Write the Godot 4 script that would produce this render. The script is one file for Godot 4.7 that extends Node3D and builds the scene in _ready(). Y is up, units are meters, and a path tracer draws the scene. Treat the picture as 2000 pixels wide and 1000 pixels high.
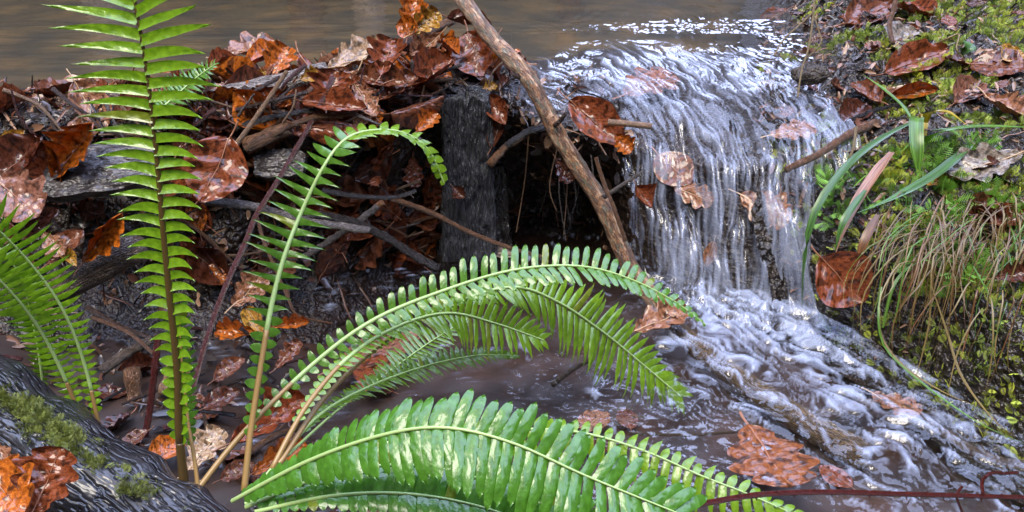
extends Node3D
# A small woodland stream: a dam of leaves and twigs, a fall beside it, ferns in front, a mossy bank on the right.
# Metres, y up; the lower pool lies at y = 0, the upper one at y = 0.30.  "d" below is the distance in front of the origin (d = -z).

var nz := FastNoiseLite.new()
var rg := RandomNumberGenerator.new()
var M := {}
var cache := {}
var used := {}

func V(x, y, z) -> Vector3:
	return Vector3(x, y, z)

# ---------------------------------------------------------------- shape of the place
const XE := [[.3, .70], [.6, .67], [.84, .61], [1.03, .54], [1.17, .455], [1.3, .43], [1.45, .43], [1.6, .46], [2.0, .58], [3.2, .9]]
const YT := [[.3, .06], [.7, .09], [.9, .115], [1.15, .15], [1.35, .22], [1.6, .30], [2.0, .345], [3.2, .5]]
# x, shore d, crest y, crest d, undercut, foot d, foot y
const DAM := [[-2.2, 1.34, .32, 1.10, .0, .95, .09], [-1.2, 1.36, .315, 1.13, .01, 1.0, .09], [-.75, 1.38, .31, 1.17, .02, 1.07, .085], [-.45, 1.50, .31, 1.22, .03, 1.16, .05], [-.24, 1.72, .312, 1.29, .06, 1.35, -.02], [-.12, 1.80, .312, 1.42, .05, 1.47, -.06], [0.0, 1.72, .285, 1.42, .12, 1.6, -.06], [.05, 1.70, .250, 1.385, .2, 1.63, -.06], [.15, 1.72, .240, 1.385, .2, 1.6, -.06], [.205, 1.85, .215, 1.46, .03, 1.42, -.06], [.26, 1.85, .19, 1.42, .0, 1.31, -.06], [.46, 1.8, .19, 1.30, .0, 1.19, -.06], [.62, 1.8, .19, 1.30, .0, 1.19, -.06]]

func tab(t: Array, x: float, k := 1) -> float:
	if x <= t[0][0]:
		return t[0][k]
	for i in t.size() - 1:
		if x <= t[i + 1][0]:
			return lerpf(t[i][k], t[i + 1][k], (x - t[i][0]) / (t[i + 1][0] - t[i][0]))
	return t[-1][k]

func ss(a: float, b: float, x: float) -> float:
	var t := clampf((x - a) / (b - a), 0.0, 1.0)
	return t * t * (3.0 - 2.0 * t)

func n2(x: float, y: float) -> float:
	return nz.get_noise_2d(x, y)

func n3(p: Vector3, k: float) -> float:
	return nz.get_noise_3dv(p * k)

const FALL := [[1.14, -.03], [1.165, -.01], [1.19, .035], [1.22, .095], [1.255, .155], [1.30, .205], [1.35, .24], [1.42, .264], [1.52, .282], [1.68, .294], [1.9, .30], [2.3, .30]]

func fall_d(x: float) -> float:
	# the sill runs askew: on its left the water drops farther back
	return .6 * clampf(.46 - x, 0.0, .27) * ss(.04, .23, x)

func fall_y(d: float) -> float:
	if d <= FALL[0][0]:
		return FALL[0][1]
	for i in FALL.size() - 1:
		if d <= FALL[i + 1][0]:
			var p0: Array = FALL[maxi(i - 1, 0)]
			var p1: Array = FALL[i]
			var p2: Array = FALL[i + 1]
			var p3: Array = FALL[mini(i + 2, FALL.size() - 1)]
			var m1: float = (p2[1] - p0[1]) / (p2[0] - p0[0])
			var m2: float = (p3[1] - p1[1]) / (p3[0] - p1[0])
			var h: float = p2[0] - p1[0]
			var t: float = (d - p1[0]) / h
			var t2 := t * t
			var t3 := t2 * t
			return (2 * t3 - 3 * t2 + 1) * p1[1] + (t3 - 2 * t2 + t) * h * m1 + (3 * t2 - 2 * t3) * p2[1] + (t3 - t2) * h * m2
	return .30

func bank_y(x: float, d: float) -> float:
	var e := x - tab(XE, d)
	var b := maxf(fall_y(d), 0.0) - .04
	var w := .07 + .2 * ss(1.25, 1.55, d)
	return b + (tab(YT, d) - b) * ss(0, w, e) + .22 * maxf(e - w, 0.0)

func bed_y(x: float, d: float) -> float:
	var left := -.37 + .15 * ss(1.0, .8, d)
	var shore := ss(left + .1, left - .14, x)
	return lerpf(-.055, .010 + .07 * ss(-.5, -.9, x), shore) + .014 * n2(x * 9, d * 9) + .006 * n2(x * 30, d * 30)

func dam_at(x: float, q: float) -> Vector3:
	var ds := tab(DAM, x, 1)
	var yc := tab(DAM, x, 2)
	var dc := tab(DAM, x, 3)
	var rec := tab(DAM, x, 4)
	var db := tab(DAM, x, 5)
	var yb := tab(DAM, x, 6)
	var h := yc - yb
	var c := [Vector2(ds + .5, .2), Vector2(ds, .292 - .035 * ss(.0, .06, x)), Vector2((ds + dc) * .5, lerpf(.296, yc, .5) + .012 * ss(.05, -.1, x)), Vector2(dc + .03, yc), Vector2(dc, yc - .02), Vector2(dc + rec * .35, yc - h * .2), Vector2(lerpf(dc + rec, db, .35), yc - h * .5), Vector2(lerpf(dc + rec, db, .7), yc - h * .78), Vector2(db, yb), Vector2(db - .12, yb - .06)]
	var f := clampf(q, 0, .9999) * (c.size() - 1)
	var i := int(f)
	var a: Vector2 = c[maxi(i - 1, 0)]
	var b: Vector2 = c[i]
	var e: Vector2 = c[i + 1]
	var g: Vector2 = c[mini(i + 2, c.size() - 1)]
	var p := b.cubic_interpolate(e, a, g, f - i)
	var r := Vector3(x, p.y, -p.x)
	var rough := 1.0 - .75 * ss(.2, .26, x)
	return r + Vector3(n3(r, 21) * .012, n3(r + Vector3(5, 0, 0), 17) * .012 * ss(.1, .35, q), n3(r + Vector3(0, 7, 0), 19) * .02) * rough

# ---------------------------------------------------------------- meshes
func mesh_of(v: PackedVector3Array, n: PackedVector3Array, uv: PackedVector2Array, ix: PackedInt32Array, col := PackedColorArray()) -> ArrayMesh:
	var a := []
	a.resize(Mesh.ARRAY_MAX)
	a[Mesh.ARRAY_VERTEX] = v
	a[Mesh.ARRAY_NORMAL] = n
	if uv.size():
		a[Mesh.ARRAY_TEX_UV] = uv
	if col.size():
		a[Mesh.ARRAY_COLOR] = col
	a[Mesh.ARRAY_INDEX] = ix
	var m := ArrayMesh.new()
	m.add_surface_from_arrays(Mesh.PRIMITIVE_TRIANGLES, a)
	return m

func sheet(nu: int, nv: int, v: PackedVector3Array, uv: PackedVector2Array, col := PackedColorArray(), keep := PackedByteArray()) -> ArrayMesh:
	# a grid of nu x nv points, u fastest; front is du x dv
	var n := PackedVector3Array()
	n.resize(nu * nv)
	var ix := PackedInt32Array()
	for j in nv:
		for i in nu:
			var k := j * nu + i
			var du: Vector3 = v[k + (1 if i < nu - 1 else 0)] - v[k - (1 if i > 0 else 0)]
			var dv: Vector3 = v[k + (nu if j < nv - 1 else 0)] - v[k - (nu if j > 0 else 0)]
			var c := du.cross(dv)
			n[k] = c.normalized() if c.length_squared() > 1e-20 else Vector3.UP
			if i < nu - 1 and j < nv - 1:
				if keep.size() and not (keep[k] and keep[k + 1] and keep[k + nu] and keep[k + nu + 1]):
					continue
				ix.append_array([k, k + nu + 1, k + 1, k, k + nu, k + nu + 1])
	return mesh_of(v, n, uv, ix, col)

func spline(p: Array, n: int) -> PackedVector3Array:
	# n + 1 points evenly spaced along a smooth curve through p
	var c := Curve3D.new()
	c.bake_interval = .004
	for i in p.size():
		var t: Vector3 = (p[mini(i + 1, p.size() - 1)] - p[maxi(i - 1, 0)]) / 6.0
		c.add_point(p[i], -t, t)
	var o := PackedVector3Array()
	var l := c.get_baked_length()
	for i in n + 1:
		o.append(c.sample_baked(l * i / n, true))
	return o

func tube_mesh(p: Array, r0: float, r1: float, sides := 8, rough := .12, flat := 1.0, seg := 0, blunt := false) -> ArrayMesh:
	var l := 0.0
	for i in p.size() - 1:
		l += p[i].distance_to(p[i + 1])
	var n := seg if seg else clampi(int(l / maxf(r0, r1) / 1.2), 4, 48)
	var c := spline(p, n)
	var v := PackedVector3Array()
	var uv := PackedVector2Array()
	var up := Vector3.UP
	var z0 := rg.randf() * 9.0
	for i in n + 1:
		var t := (c[mini(i + 1, n)] - c[maxi(i - 1, 0)]).normalized()
		if absf(t.dot(up)) > .97:
			up = Vector3.RIGHT
		var s := t.cross(up).normalized()
		var b := s.cross(t).normalized()
		up = b
		var r := lerpf(r0, r1, float(i) / n)
		var o := Vector3(z0, 0, 0) + c[i]
		for k in sides + 1:
			var a := TAU * (k % sides) / sides
			var dir := s * cos(a) + b * sin(a) * flat
			var rr := r * (1.0 + rough * 1.6 * n3(o + dir * r * 1.2, .55 / maxf(r, .002)))
			v.append(c[i] + dir * rr)
			uv.append(Vector2(float(k) / sides, l * i / n / (TAU * maxf(r0, r1))))
	var m := sides + 1
	# end caps
	var first := c[0]
	var last := c[n]
	for e in [[first, 0], [last, n]]:
		for k in m:
			v.append(e[0] + (0.0 if blunt else .25) * r1 * (last - c[n - 1]).normalized() * (1 if e[1] else -1))
			uv.append(Vector2(float(k) / sides, .5))
	var order := PackedVector3Array()
	var ouv := PackedVector2Array()
	var rows := [(n + 1)]
	for i in n + 1:
		rows.append(i)
	rows.append(n + 2)
	for q in rows:
		for k in m:
			order.append(v[q * m + k])
			ouv.append(uv[q * m + k])
	var nv := n + 3
	var nn := PackedVector3Array()
	var ix := PackedInt32Array()
	for j in nv:
		for k in m:
			var id := j * m + k
			var du: Vector3 = order[j * m + (k + 1) % sides] - order[j * m + (k + sides - 1) % sides]
			var dv: Vector3 = order[mini(j + 1, nv - 1) * m + k] - order[maxi(j - 1, 0) * m + k]
			var cr := dv.cross(du)
			if j == 0:
				cr = c[0] - c[1]
			if j == nv - 1:
				cr = c[n] - c[n - 1]
			nn.append(-cr.normalized() if j > 0 and j < nv - 1 else cr.normalized())
			if j < nv - 1 and k < sides:
				ix.append_array([id, id + 1, id + m + 1, id, id + m + 1, id + m])
	# normals must point outwards
	for j in range(1, nv - 1):
		for k in m:
			var id := j * m + k
			if nn[id].dot(order[id] - c[j - 1]) < 0:
				nn[id] = -nn[id]
	return mesh_of(order, nn, ouv, ix)

func shifted(p: Array, by: Vector3) -> Array:
	var o := []
	for q in p:
		o.append(q - by)
	return o

# ---------------------------------------------------------------- naming
func numbered(called: String) -> String:
	if not used.has(called):
		used[called] = 0
		return called
	used[called] += 1
	return "%s_%03d" % [called, used[called]]

func thing(called: String, label: String, category: String, at := Vector3.ZERO, group := "") -> Node3D:
	var o := Node3D.new()
	o.name = numbered(called)
	add_child(o, true)
	o.position = at
	tag(o, label, category, group)
	return o

func tag(o: Node3D, label: String, category: String, group := "", kind := "") -> void:
	o.set_meta("label", label)
	if category:
		o.set_meta("category", category)
	if group:
		o.set_meta("group", group)
	if kind:
		o.set_meta("kind", kind)

func part(called: String, mesh: Mesh, m: Material, parent: Node, xf := Transform3D()) -> MeshInstance3D:
	var o := MeshInstance3D.new()
	o.name = called if parent != self else numbered(called)
	o.mesh = mesh
	o.material_override = m
	o.transform = xf
	parent.add_child(o, true)
	return o

func structure(called: String, mesh: Mesh, m: Material, label: String) -> MeshInstance3D:
	var o := part(called, mesh, m, self)
	tag(o, label, "", "", "structure")
	return o

# ---------------------------------------------------------------- materials
func noise_tex(freq: float, oct: int, a: Color, b: Color, size := 512, seed_ := 1, kind := FastNoiseLite.TYPE_SIMPLEX_SMOOTH, mid := .5) -> NoiseTexture2D:
	var f := FastNoiseLite.new()
	f.seed = seed_
	f.noise_type = kind
	f.frequency = freq
	f.fractal_octaves = oct
	var t := NoiseTexture2D.new()
	t.width = size
	t.height = size
	t.seamless = true
	t.noise = f
	var g := Gradient.new()
	g.set_color(0, a)
	g.set_color(1, b)
	g.add_point(mid, a.lerp(b, .5))
	t.color_ramp = g
	return t

func grey_tex(freq: float, oct: int, size := 512, seed_ := 1, kind := FastNoiseLite.TYPE_SIMPLEX_SMOOTH) -> NoiseTexture2D:
	return noise_tex(freq, oct, Color.BLACK, Color.WHITE, size, seed_, kind)

func mat(c: Color, rough: float, o := {}) -> StandardMaterial3D:
	var m := StandardMaterial3D.new()
	m.albedo_color = c.linear_to_srgb()
	m.roughness = rough
	for k in o:
		m.set(k, o[k])
	return m

func leaf_texture(kind: String, heights: bool) -> ImageTexture:
	var s := 256
	var im := Image.create(s, s, false, Image.FORMAT_RGB8)
	for y in s:
		for x in s:
			var u := float(x) / s
			var w := absf(float(y) / s - .5) * 2.0
			var bend := .34 * w - .06 * w * w
			var q := (u - bend) * (8.0 if kind == "beech" else 5.0) + .12 * n2(u * 6, y * .02)
			var f := absf(q - roundf(q))
			var wob := n2(x * .16, y * .16) * .5 + n2(x * .05 + 40, y * .05) * .5
			var vein := ss(.10, .0, f) * (1.0 - .6 * w)
			var mid := ss(.05, .012, w)
			if heights:
				var h := .35 + .9 * (.25 - f * f) * -1.0 + .15 * wob + .25 * mid + .12 * vein
				im.set_pixel(x, y, Color(h, h, h))
			else:
				var spots := ss(.05, .5, n2(x * .022 + 90, y * .022)) * .30 + ss(.34, .5, n2(x * .13 + 9, y * .13)) * .12
				var b := clampf(.72 + .26 * wob - spots, .1, 1)
				var c := Color(b, b * (.93 + .12 * wob), b * (.9 + .15 * wob))
				c = c.lerp(Color(.95, .86, .72), .22 * maxf(vein, mid))
				im.set_pixel(x, y, c)
	return ImageTexture.create_from_image(im)

func bark_texture(heights: bool, seed_: float) -> ImageTexture:
	var im := Image.create(256, 256, false, Image.FORMAT_RGB8)
	for y in 256:
		for x in 256:
			var a := TAU * x / 256.0
			var p := Vector3(cos(a) * 3.2, sin(a) * 3.2, 0)
			var b := TAU * y / 256.0
			var wv := n3(p + Vector3(seed_, cos(b) * 2.0, sin(b) * 2.0), .9)
			var lo := absf(n3(Vector3(p.x * 2.2 + seed_, p.y * 2.2 + cos(b) * .9, sin(b) * .9 + wv * .5), 1.0))
			var fi := n3(Vector3(p.x * 7 + seed_, p.y * 7 + cos(b) * 4, sin(b) * 4), 1.0)
			var h := ss(.0, .22, lo) * .7 + .2 * fi + .1 * wv + .1
			if not heights:
				h = clampf(.52 + .42 * h + .2 * wv, .05, 1)
			im.set_pixel(x, y, Color(h, h * (1.0 if heights else .97), h * (1.0 if heights else .93)))
	return ImageTexture.create_from_image(im)

func peel_texture() -> ImageTexture:
	# bark peeling in patches: tan wood, rust underbark, grey green skin
	var im := Image.create(256, 512, false, Image.FORMAT_RGB8)
	for y in 512:
		for x in 256:
			var a := TAU * x / 256.0
			var p := Vector3(cos(a) * 1.1, sin(a) * 1.1, y * .007)
			var q := n3(p, 1.0) + .5 * n3(p + Vector3(0, 9, 0), 2.7)
			var g := n3(Vector3(cos(a) * 5, sin(a) * 5, y * .02), 1.0)
			var c := Color(.13, .075, .05).lerp(Color(.34, .17, .085), ss(-.35, .05, q))
			c = c.lerp(Color(.46, .30, .19), ss(.15, .3, q))
			c = c.lerp(Color(.15, .15, .11), ss(.2, .42, n3(p + Vector3(20, 0, 0), 1.3)) * .8)
			c = c.lerp(Color(.06, .045, .04), ss(.34, .44, g) + .8 * ss(.035, .0, absf(q - .1)))
			im.set_pixel(x, y, (c * (1.0 + .25 * g)).linear_to_srgb())
	return ImageTexture.create_from_image(im)

func make_materials() -> void:
	var fine := grey_tex(.03, 5, 512, 3)
	var lumps := grey_tex(.012, 5, 512, 8)
	var dirt := noise_tex(.02, 5, Color(.25, .22, .2), Color(1, .95, .9), 512, 5)
	var tri := {"uv1_triplanar": true, "uv1_world_triplanar": true, "uv1_scale": Vector3(4, 4, 4)}
	M.soil = mat(Color(.034, .019, .012), .42, tri.merged({"albedo_texture": dirt, "heightmap_enabled": true, "heightmap_texture": fine, "heightmap_scale": 1.2}))
	M.bed = mat(Color(.044, .021, .009), .6, tri.merged({"uv1_scale": Vector3(2, 2, 2), "albedo_texture": noise_tex(.008, 4, Color(.35, .32, .30), Color(1, .9, .8), 512, 15)}, true))
	M.upper_bed = mat(Color(.12, .10, .045), .8, tri.merged({"uv1_scale": Vector3(.7, .55, .5), "albedo_texture": noise_tex(.012, 5, Color(.30, .31, .26), Color(1, .84, .58), 512, 44)}, true))
	M.hill = mat(Color(.062, .055, .030), .95, tri.merged({"uv1_scale": Vector3(.9, .9, .9), "albedo_texture": noise_tex(.012, 5, Color(.08, .08, .07), Color(1, .95, .9), 512, 61)}))
	M.bank = mat(Color(.045, .034, .025), .32, tri.merged({"albedo_texture": dirt, "heightmap_enabled": true, "heightmap_texture": fine, "heightmap_scale": 1.6}))
	var pane := {"transparency": BaseMaterial3D.TRANSPARENCY_ALPHA, "metallic_specular": .5}
	M.water = mat(Color(.06, .035, .025, .04), .03, pane.merged({"metallic_specular": .46}, true))
	M.pool = mat(Color(.12, .085, .05, .05), .05, pane)
	M.foam_sky_sheen = mat(Color(.50, .56, .74), .2, {"transparency": BaseMaterial3D.TRANSPARENCY_ALPHA, "vertex_color_use_as_albedo": true, "metallic_specular": .7, "albedo_texture": noise_tex(.05, 3, Color(.9, .9, .9), Color.WHITE, 128, 2)})  # blue of the mirrored sky is put into the foam colour
	# leaves
	for kind in ["beech", "oak"]:
		var tex := leaf_texture(kind, false)
		var hgt := leaf_texture(kind, true)
		var tints := {"dark": Color(.13, .040, .020), "red": Color(.32, .090, .032), "brown": Color(.26, .095, .045), "orange": Color(.66, .19, .018), "tan": Color(.44, .22, .12), "pale": Color(.62, .47, .30), "grey": Color(.42, .40, .36), "yellow": Color(.62, .36, .05), "pink": Color(.36, .17, .11), "orange_wet": Color(.33, .115, .03), "red_bright": Color(.42, .10, .03)}
		for t in tints:
			M[kind + t] = mat(tints[t], .4, {"albedo_texture": tex, "heightmap_enabled": true, "heightmap_texture": hgt, "heightmap_scale": .22, "metallic_specular": .28, "clearcoat_enabled": true, "clearcoat": .6, "clearcoat_roughness": .12, "backlight_enabled": true, "backlight": Color(.30, .16, .08), "cull_mode": BaseMaterial3D.CULL_DISABLED})
	M.rib = mat(Color(.26, .11, .06), .3)
	M.rib_pale = mat(Color(.5, .34, .2), .35)
	# wood
	var bt := bark_texture(false, 0.0)
	var bh := bark_texture(true, 0.0)
	var wood := {"albedo_texture": bt, "heightmap_enabled": true, "heightmap_texture": bh, "heightmap_scale": .35}
	var woods := {"black": [Color(.055, .048, .050), .22], "dark": [Color(.12, .072, .052), .26], "brown": [Color(.27, .14, .075), .3], "tan": [Color(.56, .36, .23), .4], "grey": [Color(.24, .215, .215), .26], "orange": [Color(.46, .22, .10), .34], "red": [Color(.21, .03, .022), .25], "plum": [Color(.19, .07, .07), .22], "straw": [Color(.55, .42, .22), .45], "branch": [Color(.34, .20, .12), .3], "brown_grey": [Color(.15, .11, .085), .4], "sunk": [Color(.13, .085, .04), .8]}
	for w in woods:
		var spec: Array = woods[w]
		M["wood_" + w] = mat(spec[0], spec[1], wood)
	M.wood_branch = mat(Color(1, 1, 1), .28, wood.merged({"albedo_texture": peel_texture(), "heightmap_scale": .25, "uv1_scale": Vector3(1, .6, 1)}, true))
	M.log = mat(Color(.030, .031, .038), .22, wood.merged({"heightmap_scale": .35, "uv1_scale": Vector3(1, 1, 1)}, true))
	M.post = mat(Color(.095, .097, .108), .22, {"uv1_triplanar": true, "uv1_scale": Vector3(26, 3.5, 26), "albedo_texture": noise_tex(.02, 4, Color(.45, .45, .47), Color(1, 1, 1), 256, 9), "heightmap_enabled": true, "heightmap_texture": grey_tex(.02, 5, 512, 21), "heightmap_scale": 1.0})
	M.post_wet = mat(Color(.05, .048, .055), .18, {"uv1_triplanar": true, "uv1_scale": Vector3(9, 3, 9), "albedo_texture": dirt, "heightmap_enabled": true, "heightmap_texture": lumps, "heightmap_scale": 1.5})
	M.slab = mat(Color(.10, .095, .105), .3, {"uv1_triplanar": true, "uv1_scale": Vector3(4, 9, 9), "albedo_texture": dirt, "heightmap_enabled": true, "heightmap_texture": lumps, "heightmap_scale": .8})
	# ferns
	var mott := noise_tex(.03, 4, Color(.62, .68, .55), Color(1, 1, 1), 256, 30)
	var greens := {"top": Color(.13, .29, .033), "fresh": Color(.22, .37, .016), "deep": Color(.14, .25, .012), "old": Color(.25, .29, .024), "under": Color(.25, .44, .016), "big": Color(.10, .27, .025)}
	for g in greens:
		var c: Color = greens[g]
		M["fern_" + g] = mat(c, .28, {"albedo_texture": mott, "uv1_triplanar": true, "uv1_world_triplanar": true, "uv1_scale": Vector3(14, 14, 14), "backlight_enabled": true, "backlight": Color(.72, .80, .40), "heightmap_enabled": true, "heightmap_texture": fine, "heightmap_scale": .045, "metallic_specular": .55, "clearcoat_enabled": true, "clearcoat": .35, "clearcoat_roughness": .1, "cull_mode": BaseMaterial3D.CULL_DISABLED})
	M.rachis_green = mat(Color(.30, .42, .15), .35)
	M.rachis_tan = mat(Color(.25, .15, .05), .35)
	M.rachis_dark = mat(Color(.075, .045, .012), .35)
	M.moss = mat(Color(1, 1, 1), .6, {"vertex_color_use_as_albedo": true, "backlight_enabled": true, "backlight": Color(.5, .5, .25)})
	M.chip = mat(Color(1, 1, 1), .28, {"vertex_color_use_as_albedo": true})
	var veins := noise_tex(.03, 3, Color(.45, .45, .4), Color(1, 1, 1), 256, 12)
	var lined := {"albedo_texture": veins, "uv1_scale": Vector3(.12, 1.3, 1), "backlight_enabled": true}
	M.blade = mat(Color(.17, .36, .05), .33, lined.merged({"backlight": Color(.6, .7, .3)}))
	M.blade_deep = mat(Color(.095, .23, .055), .33, lined.merged({"backlight": Color(.5, .6, .3)}))
	M.blade_yellow = mat(Color(.60, .44, .04), .35, lined.merged({"backlight": Color(.6, .6, .3)}))
	M.straw = mat(Color(.20, .12, .035), .42, lined.merged({"backlight": Color(.3, .25, .15)}))
	M.straw_pale = mat(Color(.31, .22, .075), .42, lined.merged({"backlight": Color(.3, .25, .15)}))
	M.straw_rust = mat(Color(.24, .10, .035), .4, lined.merged({"backlight": Color(.3, .15, .1)}))
	M.withered = mat(Color(.58, .33, .19), .38, {"albedo_texture": noise_tex(.03, 4, Color(.22, .10, .07), Color(1, 1, 1), 256, 71), "uv1_scale": Vector3(.2, 2.2, 1)})
	M.crown = mat(Color(1, 1, 1), .6, {"vertex_color_use_as_albedo": true, "backlight_enabled": true, "backlight": Color(.3, .3, .15)})
	M.stone = mat(Color(.12, .10, .085), .3, {"uv1_triplanar": true, "uv1_scale": Vector3(12, 12, 12), "albedo_texture": dirt, "heightmap_enabled": true, "heightmap_texture": fine, "heightmap_scale": .6})

# ---------------------------------------------------------------- fallen leaves
func half_width(kind: String, t: float) -> float:
	if kind == "beech":
		return .5 * pow(maxf(sin(PI * pow(t, .85)), 0.0), .78)
	var lobes := .62 + .38 * sqrt(.5 + .5 * cos(TAU * (t * 3.6 - .25)))
	return .5 * pow(maxf(sin(PI * pow(t, 1.3)), 0.0), .55) * lerpf(lobes, 1.0, ss(.86, .98, t))

func leaf_meshes(kind: String, curl: float, cup: float, var_: int) -> Array:
	var key := "%s %.1f %.1f %d" % [kind, curl, cup, var_]
	if cache.has(key):
		return cache[key]
	var nu := 40 if kind == "oak" else 22
	var nv := 10
	var place := func(t: float, s: float) -> Vector3:
		var hw := half_width(kind, clampf(t, 0, 1))
		var z := s * hw
		var x := t + (.05 * s * s * sin(PI * clampf(t, 0, 1)) if kind == "oak" else .05 * absf(s) * sin(PI * clampf(t, 0, 1)))
		var y := cup * s * s * hw * 1.2 + .05 * n2(t * 3.1 + var_ * 7.7, s * 1.7) + .028 * n2(t * 9 + var_ * 3.1, s * 5 + 4)
		y += .014 * absf(s) * sin(t * 25.0 + var_) * (1.0 if kind == "beech" else .4)
		z += .04 * n2(t * 2.3 + var_ * 5.1, 9.0)
		if absf(curl) > .05:
			var a := curl * (x - .5)
			var r := 1.0 / curl
			return Vector3(.5 + sin(a) * (r - y), r - cos(a) * (r - y), z)
		return Vector3(x, y, z)
	var v := PackedVector3Array()
	var uv := PackedVector2Array()
	for j in nv + 1:
		var s := (2.0 * j / nv - 1.0)
		for i in nu + 1:
			var t := lerpf(.0, 1.0, float(i) / nu)
			v.append(place.call(t, s))
			uv.append(Vector2(t, .5 + s * half_width(kind, t) * .98))
	var blade := sheet(nu + 1, nv + 1, v, uv)
	var line := []
	for i in 9:
		var t := lerpf(-.22, .96, i / 8.0)
		line.append(place.call(t, 0.0) + Vector3(0, .004, .0) + (Vector3(0, .10 * (-.22 - t) * -t * 8.0, .06 * t * sin(var_)) if t < 0 else Vector3.ZERO))
	var rib := tube_mesh(line, .016, .004, 5, .0, 1.0, 12)
	cache[key] = [blade, rib]
	return cache[key]

func leaf(kind: String, base: Vector3, tip: Vector3, up: Vector3, wide: float, tint: String, curl := .4, cup := .3, label := "", group := "") -> Node3D:
	var x := tip - base
	var l := x.length()
	x /= l
	var y := (up - x * up.dot(x)).normalized()
	var z := x.cross(y)
	var ms := leaf_meshes(kind, curl, cup, rg.randi() % 4)
	var o := thing(kind + "_leaf", label, "leaf", base, group)
	o.basis = Basis(x * l, y * l * (.4 if absf(curl) < .15 else 1.0), z * l * wide)
	part("blade", ms[0], M[kind + tint], o)
	part("midrib", ms[1], M.rib_pale if tint in ["pale", "tan", "grey", "yellow"] else M.rib, o)
	return o

# ---------------------------------------------------------------- sticks
func stick(called: String, label: String, p: Array, r0: float, r1: float, m: String, sides := 8, rough := .12, group := "", blunt := false, category := "") -> Node3D:
	var o := thing(called, label, category if category else called.get_slice("_", called.get_slice_count("_") - 1), p[0], group)
	part("stem", tube_mesh(shifted(p, p[0]), r0, r1, sides, rough, 1.0, 0, blunt), M["wood_" + m], o)
	return o

func side_twig(o: Node3D, p: Array, r0: float, r1: float, m: String) -> void:
	part("side_twig", tube_mesh(shifted(p, o.position), r0, r1, 6, .1), M["wood_" + m], o)

# ---------------------------------------------------------------- ferns
func pinna_mesh(side: int, kind: int) -> ArrayMesh:
	var key := "pinna %d %d" % [side, kind]
	if cache.has(key):
		return cache[key]
	var nu := 9
	var nv := 4
	var v := PackedVector3Array()
	var uv := PackedVector2Array()
	for j in nv + 1:
		var s := 2.0 * j / nv - 1.0
		for i in nu + 1:
			var t := float(i) / nu
			var w: float
			var c: float
			if kind == 0:      # long and sickle-shaped
				w = .5 * pow(1.0 - pow(t, 1.7), .8) * (.80 + .38 * sin(PI * t))
				w *= 1.0 + .25 * ss(.16, .0, t)
				c = .62 * t * t - .12 * t
			elif kind == 1:    # short and round
				w = .5 * pow(maxf(1.0 - pow(t, 2.6), 0), .55) * (.72 + .36 * sin(PI * t))
				c = .10 * t * t
			elif kind == 3:    # broad at the foot, arching over to a narrow tip
				w = .5 * pow(1.0 - t, .75) * (.92 + .25 * sin(PI * t))
				c = .34 * sin(PI * t) - .05 * t
			elif kind == 4:    # narrow triangle on a broad foot
				w = .5 * pow(1.0 - t, .9) * (.9 + .2 * ss(.2, .0, t))
				c = .12 * sin(PI * t) + .1 * t
			else:              # blunt oblong
				w = .5 * pow(maxf(1.0 - pow(t, 7.0), 0), .6) * (.86 + .16 * sin(PI * t))
				w *= 1.0 + .3 * ss(.14, .0, t)
				c = .22 * t * t
			w = maxf(w, .012)
			var z := c + s * w
			var y := -.10 * s * s * w + .05 * sin(PI * t) - (.16 * t * t * t) + .03 * (1.0 - absf(s)) * -1.0 + .02 * n2(t * 4 + kind * 5, s * 2)
			if side > 0:
				z = -z
			v.append(Vector3(t, y, z))
			uv.append(Vector2(t, .5 + .5 * s))
	cache[key] = sheet(nu + 1, nv + 1, v, uv)
	return cache[key]

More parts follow.
